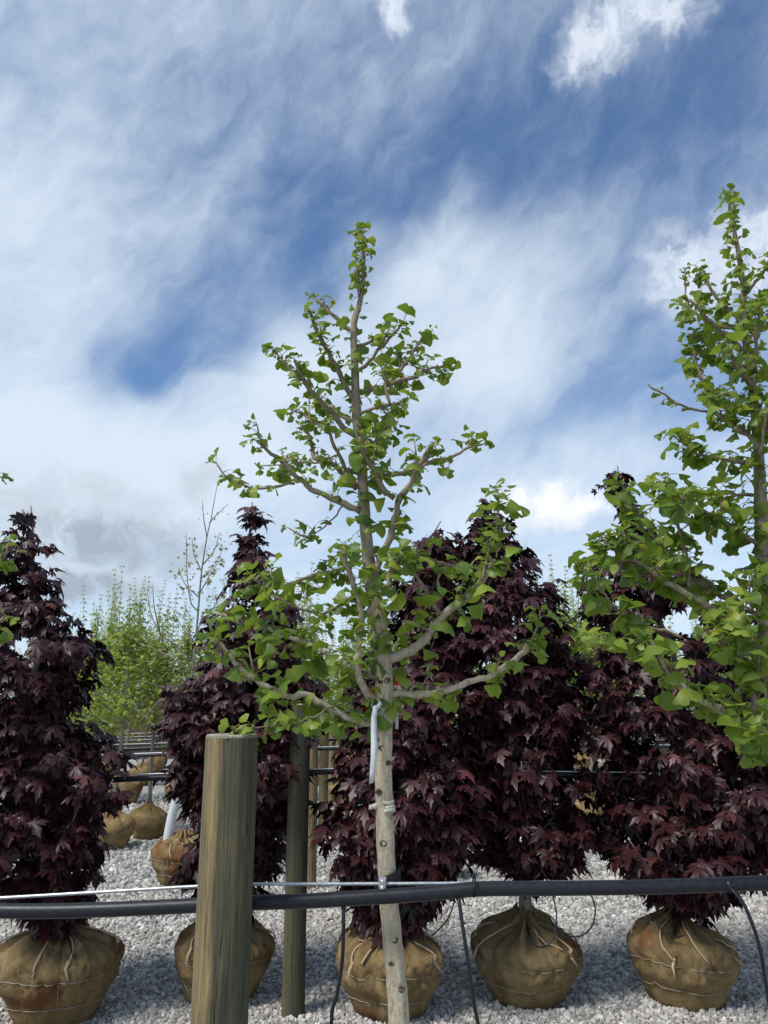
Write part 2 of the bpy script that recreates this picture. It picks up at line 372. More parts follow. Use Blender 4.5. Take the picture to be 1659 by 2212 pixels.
# ------------------------------------------------------------------ the setting: gravel yard, earth bank
g = MB().add([(-300, -20, 0), (300, -20, 0), (300, 600, 0), (-300, 600, 0)], [[0, 1, 2, 3]]).obj('gravel_yard', M['gravel_sheet'], None, False); g['kind'] = 'structure'
bk = MB(); nx, ny = 120, 10; bv = []
for i in range(nx + 1):
    for j in range(ny + 1):
        x = -120 + 240 * i / nx; y = 23.5 + 20 * (j / ny) ** 1.6; s = min(1, j / 3.0) * min(1, (ny - j) / 4.0)
        bv.append((x, y, s * (1.15 + .40 * mnoise.noise(Vector((x * .09, y * .1, 2)))) - .03))
bk.add(bv, [[i * (ny + 1) + j, (i + 1) * (ny + 1) + j, (i + 1) * (ny + 1) + j + 1, i * (ny + 1) + j + 1] for i in range(nx) for j in range(ny)])
o = bk.obj('earth_bank', M['soil']); o['kind'] = 'structure'


def gravel():
    pts = []
    for y0, y1, hw, dens, sz in ((2.6, 4.2, 2.4, 600, .014), (4.2, 5.6, 3.2, 2300, .0125), (5.6, 7.4, 3.9, 1500, .0145), (7.4, 10.5, 5.2, 650, .018), (10.5, 15, 7, 230, .023)):
        k = int((y1 - y0) * 2 * hw * dens); x = rng.uniform(-hw, hw, k); y = rng.uniform(y0, y1, k)
        keep = np.abs(x) < y * .56 + .8; x, y = x[keep], y[keep]
        pts.append(np.stack([x, y, rng.uniform(-.2, .55, len(x)) * sz, sz * np.exp(rng.normal(0, .30, len(x)))], 1))
    p = np.concatenate(pts); me = bpy.data.meshes.new('gravel'); me.vertices.add(len(p)); me.vertices.foreach_set('co', np.ascontiguousarray(p[:, :3], np.float32).ravel())
    at = me.attributes.new('size', 'FLOAT', 'POINT'); at.data.foreach_set('value', np.ascontiguousarray(p[:, 3], np.float32))
    o = link('gravel', me); o['kind'] = 'stuff'; tag(o, 'loose pale grey crushed stone covering the nursery yard', 'gravel')
    ng = bpy.data.node_groups.new('gravel', 'GeometryNodeTree'); ng.interface.new_socket('Geometry', in_out='INPUT', socket_type='NodeSocketGeometry'); ng.interface.new_socket('Geometry', in_out='OUTPUT', socket_type='NodeSocketGeometry')
    N = ng.nodes.new; L = ng.links.new; gi = N('NodeGroupInput'); go = N('NodeGroupOutput'); join = N('GeometryNodeGeometryToInstance')
    for sd_ in range(5):
        ic = N('GeometryNodeMeshIcoSphere'); ic.inputs['Radius'].default_value = 1; ic.inputs['Subdivisions'].default_value = 2 if sd_ < 3 else 1
        sp = N('GeometryNodeSetPosition'); ns = N('ShaderNodeTexNoise'); ns.noise_dimensions = '4D'; ns.inputs['W'].default_value = sd_ * 7.3; ns.inputs['Scale'].default_value = 1.1; ns.inputs['Detail'].default_value = 1
        sb = N('ShaderNodeVectorMath'); sb.operation = 'SUBTRACT'; sb.inputs[1].default_value = (.5, .5, .5); L(ns.outputs['Color'], sb.inputs[0])
        sc = N('ShaderNodeVectorMath'); sc.operation = 'SCALE'; sc.inputs['Scale'].default_value = 1.7; L(sb.outputs[0], sc.inputs[0])
        L(ic.outputs['Mesh'], sp.inputs['Geometry']); L(sc.outputs[0], sp.inputs['Offset'])
        ss = N('GeometryNodeSetShadeSmooth'); ss.inputs['Shade Smooth'].default_value = False; L(sp.outputs[0], ss.inputs[0])
        sm = N('GeometryNodeSetMaterial'); sm.inputs['Material'].default_value = M['stone']; L(ss.outputs[0], sm.inputs[0]); L(sm.outputs[0], join.inputs[0])
    ip = N('GeometryNodeInstanceOnPoints'); L(gi.outputs[0], ip.inputs['Points']); L(join.outputs[0], ip.inputs['Instance']); ip.inputs['Pick Instance'].default_value = True
    rv = N('FunctionNodeRandomValue'); rv.data_type = 'INT'; L(rv.outputs[2], ip.inputs['Instance Index'])
    for s_ in rv.inputs:
        if s_.type == 'INT' and s_.name == 'Max': s_.default_value = 4
    rr = N('FunctionNodeRandomValue'); rr.data_type = 'FLOAT_VECTOR'; rr.inputs[1].default_value = (6.28, 6.28, 6.28); L(rr.outputs[0], ip.inputs['Rotation'])
    rs = N('FunctionNodeRandomValue'); rs.data_type = 'FLOAT_VECTOR'; rs.inputs[0].default_value = (.65, .65, .45); rs.inputs[1].default_value = (1.3, 1.1, .9)
    na = N('GeometryNodeInputNamedAttribute'); na.data_type = 'FLOAT'; na.inputs[0].default_value = 'size'
    ms = N('ShaderNodeVectorMath'); ms.operation = 'SCALE'; L(rs.outputs[0], ms.inputs[0]); L(na.outputs[0], ms.inputs['Scale']); L(ms.outputs[0], ip.inputs['Scale'])
    L(ip.outputs[0], go.inputs[0]); md = o.modifiers.new('gravel', 'NODES'); md.node_group = ng; me.materials.append(M['stone'])


gravel()

# ------------------------------------------------------------------ leaf templates
def ginkgo_template(droop, notch, curl, seed):
    r = np.random.default_rng(seed); V = []; T = []
    pl = .95; segs = 3; ang = 0.; p = np.array((0., 0., 0.)); cen = [p.copy()]
    for i in range(segs):
        ang -= droop / segs; p = p + np.array((0, math.cos(ang), math.sin(ang))) * pl / segs; cen.append(p.copy())
    for c in cen:
        for k in range(3):
            t = k * 2.094; V.append(c + np.array((math.cos(t) * .035, 0, math.sin(t) * .035)))
    for i in range(segs):
        for k in range(3):
            a, b = i * 3 + k, i * 3 + (k + 1) % 3; T += [[a, b, b + 3], [a, b + 3, a + 3]]
    ap = len(V); fy = np.array((0, math.cos(ang), math.sin(ang))); fz = np.array((0, -math.sin(ang), math.cos(ang))); fx = np.array((1., 0, 0))
    V.append(p); half = math.radians(r.uniform(58, 78))
    n1, n2 = 5, 11; r1, r2 = [], []
    for ring, nn, store in ((.5, n1, r1), (1., n2, r2)):
        for k in range(nn):
            s = k / (nn - 1) * 2 - 1; th = s * half; rad = ring * (1 - .10 * abs(s) ** 2.5)
            if ring == 1.: rad *= 1 + r.uniform(-.055, .055); rad -= notch * max(0, 1 - abs(s) / .14)
            elif abs(s) > .9: rad *= .92
            x, y = math.sin(th) * rad, math.cos(th) * rad
            z = -curl * (x * x) * .9 - .12 * curl * y * y + (.05 * math.sin(s * 9 + seed) if ring == 1. else 0) + (-.08 if (ring == 1. and abs(s) < .1) else 0)
            store.append(len(V)); V.append(p + fx * x + fy * y + fz * z)
    for k in range(n1 - 1): T.append([ap, r1[k + 1], r1[k]])
    for k in range(n2 - 1):
        a = r1[min(n1 - 1, int(round(k / (n2 - 1) * (n1 - 1) - .01)))]; b = r1[min(n1 - 1, int(round((k + 1) / (n2 - 1) * (n1 - 1) - .01)))]
        T.append([a, r2[k + 1], r2[k]])
        if a != b: T.append([a, b, r2[k + 1]])
    return np.array(V), np.array(T)


GT = [ginkgo_template(math.radians(d), n_, c, i) for i, (d, n_, c) in enumerate([(5, .05, .35), (25, .25, .6), (50, .12, .9), (75, .3, .5), (100, .08, 1.0), (40, .02, -.5), (120, .2, .7)])]


def maple_template(seed, droop, simple=False):
    r = np.random.default_rng(seed)
    half = [(.07, -.03), (.18, -.11), (.42, -.06), (.34, .08), (.20, .17), (.47, .22), (.68, .45), (.47, .45), (.43, .60), (.31, .46), (.145, .43), (.25, .68), (.13, .73), (.0, 1.03)]
    if simple: half = [(.2, -.1), (.42, -.04), (.2, .17), (.66, .45), (.15, .43), (.0, 1.0)]
    pts = half[:-1] + [half[-1]] + [(-x, y) for x, y in half[:-1][::-1]]
    out = []
    for i, (x, y) in enumerate(pts):
        x *= 1 + r.uniform(-.1, .1); y += r.uniform(-.025, .025); d = math.hypot(x, y - .15)
        tip = d > .42
        z = -droop * d * d + (.0 if tip else -.07) + r.uniform(-.03, .03) - .10 * abs(x)
        out.append((x, y, z))
    V = [(0, .18, .02)] + out; k = len(out)
    T = [[0, 1 + (i + 1) % k, 1 + i] for i in range(k - 1)] + [[0, 1, k]]
    b = len(V)
    if not simple:
        V += [(-.012, 0, 0), (.012, 0, 0), (0, -.55, .22), (0, -.55, .19)]; T += [[b, b + 1, b + 2], [b + 1, b, b + 3]]
    V = np.array(V, float); V[:, 1] += .5; V[:, 2] -= .2       # origin at the petiole's foot
    return V, np.array(T)


MT = [maple_template(i, d) for i, d in enumerate((.25, .45, .65, .85, .35))]
ST = [maple_template(i + 20, d, True) for i, d in enumerate((.2, .5, .8))]


def frames(a, nn):
    y = nrm(a); z = nrm(nn - y * np.sum(nn * y, 1, keepdims=True)); x = np.cross(y, z); return np.stack([x, y, z], 2)


def bake(templates, idx, R, size, pos):
    Vs, Ts, off = [], [], 0
    for k, (V, T) in enumerate(templates):
        s = np.where(idx == k)[0]
        if not len(s): continue
        v = np.einsum('nij,vj->nvi', R[s], V) * size[s][:, None, None] + pos[s][:, None, :]
        t = T[None] + (np.arange(len(s)) * len(V))[:, None, None] + off; Vs.append(v.reshape(-1, 3)); Ts.append(t.reshape(-1, 3)); off += len(s) * len(V)
    return np.concatenate(Vs), np.concatenate(Ts)


from mathutils import Matrix
LEAF_MESH = {}


def leaf_data(key, templates, k, mat):
    if (key, k) not in LEAF_MESH: LEAF_MESH[key, k] = tri_mesh('leaf', *templates[k], mat)
    return LEAF_MESH[key, k]


def crown(root, templates, key, mat, idx, R, size, pos, base, single, score):
    """single leaves that show largest become objects; the rest is one part"""
    order = np.argsort(-score); one = order[:single]; one = one[score[one] > 0]; rest = np.setdiff1d(np.arange(len(idx)), one)
    V, T = bake(templates, idx[rest], R[rest], size[rest], pos[rest] - base)
    cr = link('crown', tri_mesh('crown', V, T, mat), root); cr['kind'] = 'stuff'
    for i in one:
        o = bpy.data.objects.new('leaf', leaf_data(key, templates, int(idx[i]), mat)); C.objects.link(o); o.parent = cr
        m = Matrix.Identity(4); s = float(size[i])
        for a in range(3):
            for b in range(3): m[a][b] = R[i][a][b] * s
            m[a][3] = pos[i][a] - base[a]
        o.matrix_local = m
    return cr


# ------------------------------------------------------------------ root ball: burlap, wire basket, twine
def ball_surface(R, H, seed, nu, nv):
    prof = [(0, .0), (.50, .0), (.63, .06), (.76, .24), (.90, .44), (.99, .60), (1., .70), (.94, .81), (.80, .90), (.58, .97), (.36, 1.02), (.22, 1.06), (.13, 1.14)]
    pr = np.array(prof); d = np.concatenate([[0], np.cumsum(np.linalg.norm(np.diff(pr, axis=0), axis=1))]); d /= d[-1]
    sx, sy = 1 + rng.uniform(-.05, .05), 1 + rng.uniform(-.05, .05); nw = 10; lean = rng.uniform(-.05, .05)

    def at(a, t):
        r = np.interp(t, d, pr[:, 0]); z = np.interp(t, d, pr[:, 1]); c, s = math.cos(a), math.sin(a)
        low = mnoise.noise(Vector((c * 1.0 + seed * 3.1, s * 1.0, z * 1.3))) * 1.25; mid = mnoise.noise(Vector((c * 3 + seed, s * 3, z * 4 + seed)))
        wire = abs(math.sin(a * nw / 2)) ** .6; belt = min(abs(z - .30), abs(z - .62)) / .16; belt = min(1, belt)
        side = max(0, min(1, (z - .03) / .2)) * max(0, min(1, (1.0 - z) / .25))
        k = 1 + .10 * low + .045 * mid + side * (.06 * (wire - .7) + .05 * (belt - .7))
        top = max(0, (z - .78) / .3); fold = mnoise.noise(Vector((c * 5.5, s * 5.5, seed * 2.))) + .6 * mnoise.noise(Vector((c * 11, s * 11, seed)))
        crease = abs(mnoise.noise(Vector((c * 5 + z * 2.5, s * 5 - z * 2, seed)))); c2 = abs(mnoise.noise(Vector((c * 9 - z * 4, s * 9 + z * 5, seed + 9)))); up = min(1, max(0, z - .30) / .3)
        k -= .085 * max(0, .17 - crease) / .17 * up + .04 * max(0, .14 - c2) / .14 * (.4 + .6 * up)
        zz = z + top * .22 * fold + lean * c * z + .07 * low * z; k *= 1 + .16 * top * fold
        return np.array((R * r * k * c * sx, R * r * k * s * sy, max(0, H * zz) - .012))
    mb = MB(); V = [at(2 * math.pi * i / nu, .06 + .94 * j / (nv - 1)) for j in range(nv) for i in range(nu)]
    F = [[j * nu + i, j * nu + (i + 1) % nu, (j + 1) * nu + (i + 1) % nu, (j + 1) * nu + i] for j in range(nv - 1) for i in range(nu)]
    F.append(list(range(nu))[::-1]); F.append([(nv - 1) * nu + i for i in range(nu)]); mb.add(V, F)
    def t_of(z): return float(np.interp(z, pr[1:, 1], d[1:]))
    return mb, at, t_of


def root_ball(root, off, R, H, seed, detail=True):
    mb, at, t_of = ball_surface(R, H, seed, 108 if detail else 30, 46 if detail else 14); off = np.asarray(off, float)
    o = mb.obj('root_ball', M['burlap'], root); o.location = tuple(off)
    if not detail: return o
    r = np.random.default_rng(seed)
    def out(p, k): return p + nrm(np.array((p[0], p[1], 0))) * k
    for z in (.30, .62):
        pts = []; kinks = sorted(r.uniform(0, 2 * math.pi, 4))
        for i in range(91):
            a = 2 * math.pi * i / 90; near = min(abs(a - q) for q in kinks); dz = .02 * math.sin(a * 3 + seed) + (.045 if near < .05 else 0) * (1 if i % 2 else -1)
            pts.append(out(at(a, t_of(z + dz)), .0012 + .004 * abs(math.sin(a * 2.3 + seed))))
        MB().tube(pts, .0023, 5, False).obj('wire_ring', M['wire'], o)
    for k in range(10):
        a0 = 2 * math.pi * k / 10 + r.uniform(-.06, .06); pts = [out(at(a0 + .03 * math.sin(q * 4), t_of(.04 + .80 * q)), -.0008 + .0035 * math.sin(q * 9 + k * 2)) for q in np.linspace(0, 1, 14)]
        MB().tube(pts, .0015, 5, False).obj('wire', M['wire'], o)
    for k in range(7):
        a0 = 2 * math.pi * k / 7 + r.uniform(-.3, .3); a1 = a0 + r.uniform(-.5, .5); z1 = r.uniform(.66, .84)
        pts = [at(a0 + (a1 - a0) * q, t_of(1.06 + (z1 - 1.06) * q)) + np.array((0, 0, .010)) + nrm(at(a1, t_of(.8)) * (1, 1, 0)) * .006 for q in np.linspace(0, 1, 9)]
        MB().tube(pts, .0052, 6, True, .3, k).obj('twine', M['twine'], o)
        if k % 2 == 0:
            e = pts[-1]; dd = nrm(np.array((math.cos(a1) * .5, math.sin(a1) * .5, -1)))
            MB().tube([e - dd * .02, e + np.array((-.012, 0, -.02)), e + dd * .07], (.008, .009, .003), 6).obj('twine_knot', M['twine'], o)
    for k in range(3):
        a0 = r.uniform(0, 6.28); pts = [at(a0 + q * 1.1, t_of(.93 + .05 * math.sin(q * 3))) + np.array((0, 0, .012)) for q in np.linspace(0, 1, 10)]
        MB().tube(pts, .0036, 5, True, .3, k).obj('twine', M['twine'], o)
    return o


# ------------------------------------------------------------------ purple maples
def limb_path(a, b, sag, m=7):
    q = np.linspace(0, 1, m)[:, None]; p = a + (b - a) * q; p[:, 2:] += sag * np.sin(q * math.pi); return p


def maple(idx, ball_u, ball_v, outline, label, stem, n_shoots, seed, R=.335, H=.46):
    n_shoots = int(n_shoots * 1.5); r = np.random.default_rng(seed); g0 = ground(ball_u, ball_v); base = g0 + np.array((0, R * .55, 0)); Y = base[1]
    t = thing('maple_tree', base, label, 'tree', 'purple maples in burlap root balls')
    ol = np.array(outline, float); cz, cx, cr = [], [], []
    for v, l, rr in ol:
        v = v - 42 * max(0, min(1, (v - 1780) / 120)); a, b = P(l, v, Y), P(rr, v, Y); cz.append(a[2]); cx.append((a[0] + b[0]) / 2 - base[0]); cr.append((b[0] - a[0]) / 2)
    cz, cx, cr = map(np.array, (cz, cx, cr)); o_ = np.argsort(cz); cz, cx, cr = cz[o_], cx[o_], cr[o_]
    top, bot = cz[-1], cz[0]
    root_ball(t, (0, 0, 0), R, H, seed)
    fx = lambda z: np.interp(z, cz, cx) * np.clip((z - H) / (bot - H + .5), 0, 1)
    zs = np.linspace(H * .8, top - .02, 24); tp = np.stack([np.array([fx(z) * .9 for z in zs]), .02 * np.sin(zs * 3), zs], 1)
    tr = np.interp(zs, (0, H + .1, 1.6, top), (.046, .037, .022, .004)); tr[0] = .05
    MB().tube(tp, tr, 12, True, .12, seed).obj('trunk', M['maple_bark'], t)
    # shoots fill the crown, denser towards its surface
    wz = np.linspace(bot, top, 200); wr = np.maximum(np.interp(wz, cz, cr), .02); w = wr ** 1.35 + .012; w /= w.sum()
    zz = r.choice(wz, n_shoots, p=w) + r.uniform(-.01, .01, n_shoots); az = r.uniform(0, 2 * math.pi, n_shoots)
    nz = np.array([1 + .34 * mnoise.noise(Vector((math.cos(a) * 1.7 + seed, math.sin(a) * 1.7, z * 3.4))) + .10 * mnoise.noise(Vector((math.cos(a) * 5, math.sin(a) * 5 + seed, z * 9))) for a, z in zip(az, zz)])
    u = r.uniform(0, 1, n_shoots); rad = np.interp(zz, cz, cr) * nz * (.30 + .76 * u ** .42) - .035
    out = np.stack([np.cos(az), np.sin(az), np.zeros(n_shoots)], 1)
    cen = np.stack([fx(zz), np.zeros(n_shoots), zz], 1); sp = cen + out * np.maximum(rad, .0)[:, None]
    # limbs: each its own branch
    for k in range(26):
        i = r.integers(n_shoots); e = sp[i]; rr = max(.05, math.hypot(e[0] - cen[i][0], e[1])); z0 = max(H + .12, e[2] - rr * r.uniform(.7, 1.5))
        s = np.array((fx(z0) * .9, 0, z0)); MB().tube(limb_path(s, e, -.03), np.linspace(.011, .003, 7), 6).obj('branch', M['maple_bark'], t)
    A, Nn, Ps, Sz = [], [], [], []
    for i in range(n_shoots):
        tipness = np.clip((zz[i] - bot) / (top - bot), 0, 1); n = r.integers(6, 11); yaw0 = r.uniform(0, 6.28)
        d = nrm(out[i] * .8 + np.array((0, 0, .9)) + r.normal(0, .25, 3)); L = .05 + .06 * r.random()
        for k in range(n):
            q = (k // 2) / max(1, n // 2); c = sp[i] - d * L * q * 1.6; yaw = yaw0 + (k // 2) * 1.571 + (k % 2) * math.pi
            h = np.array((math.cos(yaw), math.sin(yaw), 0)) * .75 + out[i] * .65
            A.append(h + np.array((0, 0, -r.uniform(.25, 1.25))) + r.normal(0, .18, 3)); Nn.append(out[i] * .55 + h * .3 + np.array((0, 0, .85)) + r.normal(0, .28, 3))
            Ps.append(c); Sz.append((.056 + .070 * r.random()) * (1.0 - .25 * q + .05) * (1 - .22 * tipness))
    A, Nn, Ps, Sz = np.array(A), np.array(Nn), np.array(Ps) + base, np.array(Sz); Rm = frames(A, Nn); ix = r.integers(0, len(MT), len(A))
    uu, vv, dep = proj(Ps); front = (base[1] - Ps[:, 1]); inside = (uu > 5) & (uu < 1654) & (vv > 900) & (vv < 2200)
    score = np.where(inside & (front > .02), Sz / dep * (1 + front), 0); crown(t, MT, 'maple', M['maple_leaf'], ix, Rm, Sz, Ps, base, 300, score)
    if stem: pass
    return t, base


OUT_A = [(1085, 42, 50), (1115, 25, 75), (1150, 10, 95), (1200, -10, 118), (1270, -35, 125), (1290, -45, 150), (1340, -60, 175), (1365, -70, 232), (1430, -90, 232), (1480, -95, 205), (1510, -100, 190), (1560, -110, 220), (1600, -115, 262), (1680, -115, 262), (1750, -105, 240), (1810, -95, 215), (1870, -75, 190), (1920, -55, 165), (1960, -20, 155), (2000, 25, 145), (2030, 60, 110)]
OUT_B = [(1078, 528, 565), (1110, 512, 580), (1135, 520, 560), (1165, 502, 575), (1215, 492, 605), (1235, 490, 640), (1280, 486, 640), (1325, 436, 650), (1390, 428, 670), (1445, 400, 680), (1470, 362, 690), (1530, 350, 692), (1620, 342, 690), (1690, 405, 672), (1760, 415, 628), (1830, 400, 618), (1890, 372, 605), (1930, 410, 575), (1970, 440, 560), (2000, 452, 520)]
OUT_C = [(1118, 960, 985), (1145, 885, 1000), (1180, 868, 1010), (1260, 850, 1020), (1340, 822, 1030), (1420, 785, 1040), (1500, 745, 1045), (1600, 725, 1050), (1690, 700, 1050), (1760, 676, 1050), (1810, 682, 1040), (1860, 712, 1035), (1900, 738, 1000), (1950, 748, 960), (1995, 762, 925), (2025, 800, 880)]
OUT_D = [(1072, 1030, 1062), (1110, 1005, 1095), (1150, 990, 1130), (1200, 975, 1170), (1240, 960, 1195), (1300, 955, 1212), (1400, 950, 1245), (1500, 970, 1262), (1600, 980, 1262), (1700, 985, 1275), (1770, 1000, 1285), (1830, 1030, 1262), (1870, 1060, 1258), (1900, 1085, 1215), (1918, 1120, 1170)]
OUT_E = [(1000, 1308, 1345), (1040, 1306, 1362), (1090, 1325, 1390), (1150, 1300, 1420), (1200, 1255, 1470), (1260, 1232, 1520), (1330, 1250, 1590), (1400, 1272, 1640), (1500, 1262, 1680), (1600, 1275, 1700), (1700, 1300, 1720), (1790, 1298, 1730), (1850, 1320, 1715), (1900, 1372, 1670), (1940, 1410, 1600), (1968, 1450, 1545)]
maple(0, 88, 2226, OUT_A, 'dark purple maple beside the open gravel aisle, across from the budding tree', False, 330, 11, .325, .415)
maple(1, 465, 2178, OUT_B, 'dark purple maple with a narrow leafy spire behind the near wooden post', False, 300, 23, .305, .40)
maple(2, 843, 2210, OUT_C, 'dark purple maple whose root ball is crossed by the pale ginkgo trunk', False, 330, 31, .312, .40)
maple(3, 1154, 2180, OUT_D, 'dark purple maple on a bare grey stem, two drip tubes looping over its ball', True, 330, 47, .306, .39)
maple(4, 1509, 2186, OUT_E, 'widest dark purple maple, standing behind the bushier ginkgo', True, 400, 59, .308, .40)

# ------------------------------------------------------------------ ginkgos
def ginkgo(label, trunk, tY, branches, seed, leafR, spacing, base_xy, singles, extra=()):
    """trunk: (u, v, r); branches: (points, r0, r1, depth shift at tip, leaf scale, leaf density)"""
    r = np.random.default_rng(seed); tp = np.array([P(u, v, tY) for u, v, _ in trunk]); tr = np.array([px(q, v, tY) for _, v, q in trunk])
    base = np.array((base_xy[0], base_xy[1], 0.)); t = thing('ginkgo_tree', base, label, 'tree', 'ginkgos along the near row')
    tp = np.vstack([[base[0], base[1], .36], tp]); tr = np.concatenate([[tr[0] * 1.25], tr]); pth, rad = smooth_path(tp, tr, .012)
    root_ball(t, (0, 0, 0), .27, .42, seed)
    tm = MB().tube(pth - base, rad, 22, True, .10, seed).obj('trunk', M['ginkgo_bark'], t)
    for k in range(16):                                     # old branch scars
        i = int(r.uniform(.25, .97) * len(pth)); a = r.uniform(math.pi, 2 * math.pi) if k % 3 else r.uniform(0, 6.28); d = np.array((math.cos(a), math.sin(a), 0)); q = pth[i] + d * rad[i] * .88 - base
        th = np.linspace(0, 2 * math.pi, 11); up = np.array((0, 0, 1.)); sd_ = np.cross(d, up); s = rad[i] * r.uniform(.22, .36)
        MB().tube([q + (sd_ * math.cos(x) * s + up * math.sin(x) * s * .8) for x in th], s * .42, 5, False, .4, k).obj('scar', M['scar'], tm)
    A, Nn, Ps, Sz, Ix = [], [], [], [], []; GSP = spacing

    def spur(p, d, n, sc, tip=False):
        for k in range(n):
            yaw = r.uniform(0, 6.28); side = np.array((math.cos(yaw), math.sin(yaw), 0.))
            a = d * (1.1 if tip else .8) + side * (.55 if tip else .8) + np.array((0, 0, .35)) + r.normal(0, .2, 3)
            A.append(a); Nn.append(np.array((0, -.25, 1.)) * .8 + side * -.5 + r.normal(0, .45, 3)); Ps.append(p)
            big = r.random(); Sz.append(leafR * sc * (.36 + .86 * big ** 1.6) * (.85 if tip else 1)); Ix.append(r.choice([0, 1, 5, 2] if tip and big < .6 else [1, 2, 3, 4, 5, 6, 2, 3]))
    for br in branches:
        pts, r0, r1, dz, sc, dens = br[:6]; y0 = br[6] if len(br) > 6 else tY
        n = len(pts); s = np.linspace(0, 1, n) ** 1.0
        wp = np.array([P(u, v, y0 + dz * q) for (u, v), q in zip(pts, s)]); wr = np.array([px(r0 + (r1 - r0) * q, v, y0 + dz * q) for (u, v), q in zip(pts, s)])
        pth, rad = smooth_path(wp, wr, .014); pth[1:-1] += r.normal(0, .0016, pth[1:-1].shape)
        MB().tube(pth - base, rad * (1 + .10 * np.sin(np.arange(len(pth)) * 2.1 + seed)), 9, True, .18, seed).obj('branch', M['ginkgo_bark'] if r0 > 7 else M['ginkgo_twig'], t)
        arc = np.concatenate([[0], np.cumsum(np.linalg.norm(np.diff(pth, axis=0), axis=1))]); tan = nrm(np.gradient(pth, axis=0)); x = .05 * r.uniform(.6, 1.3)
        while x < arc[-1] - .01:
            i = int(np.searchsorted(arc, x)); ta = tan[min(i, len(tan) - 1)]; q = nrm(np.cross(ta, r.normal(0, 1, 3))); d = nrm(q * .8 + np.array((0, 0, .45)) + ta * .35)
            if r.random() < dens:
                c = pth[i] + d * rad[i]; MB_.tube([pth[i] - base, c - base + d * .006], (.0035, .0028), 5); spur(c + d * .005, d, int(r.integers(3, 6)), sc)
            if r.random() < .16 * dens and arc[-1] > .12:
                e = pth[i] + nrm(d + ta * .5 + np.array((0, 0, .3))) * r.uniform(.035, .08); MB_.tube([pth[i] - base, (pth[i] + e) / 2 - base + (0, 0, -.004), e - base], (.003, .0025, .0018), 5)
                spur((pth[i] + e) / 2, d, 3, sc * .9); spur(e, nrm(e - pth[i]), 5, sc * .9, True)
            x += spacing * r.uniform(.6, 1.5)
        if dens > .15: spur(pth[-1], tan[-1], int(r.integers(5, 9)), sc * .8, True); spur(pth[-3], tan[-1], int(r.integers(3, 6)), sc * .9, True)
    return t, base, (A, Nn, Ps, Sz, Ix), spur, tp


def finish_ginkgo(t, base, data, singles):
    A, Nn, Ps, Sz, Ix = (np.array(x) for x in data); Rm = frames(A, Nn); uu, vv, dep = proj(Ps)
    score = np.where((uu > 5) & (uu < 1650) & (vv > 5) & (vv < 2200), Sz / dep, 0); crown(t, GT, 'ginkgo', M['ginkgo_leaf'], Ix.astype(int), Rm, Sz, Ps, base, singles, score)
    if MB_.n: MB_.obj('spur_shoots', M['ginkgo_twig'], t)['kind'] = 'stuff'


c4 = lambda *p: [(438.9 + x * .496, 987.5 + y * .496) for x, y in p]
c7 = lambda *p: [(438.9 + x * .4299, 466.3 + y * .4299) for x, y in p]
c6 = lambda *p: [(1097.2 + x * .3386, 987.5 + y * .3386) for x, y in p]
c8 = lambda *p: [(1261.8 + x * .3101, 356.6 + y * .3101) for x, y in p]
c9 = lambda *p: [(1426.4 + x * .186, 1206.9 + y * .186) for x, y in p]
c10 = lambda *p: [(1371.5 + x * .2604, 658.3 + y * .2604) for x, y in p]
TY = 1.945
TR1 = [(862, 2212, 23), (854, 2110, 22), (846, 2010, 21), (839, 1945, 20.5), (834, 1860, 20), (830, 1740, 19), (828, 1650, 19), (829, 1560, 20), (830, 1490, 20), (827, 1420, 18.5), (817, 1340, 17), (806, 1285, 15), (799, 1230, 14), (793, 1180, 13), (787, 1100, 12), (783, 1030, 11.5), (778, 960, 11), (771, 900, 10.5), (768, 840, 9.5), (766, 780, 8), (764, 720, 7), (766, 690, 7.2), (777, 655, 6), (784, 610, 5), (785, 560, 4.2), (782, 500, 3)]
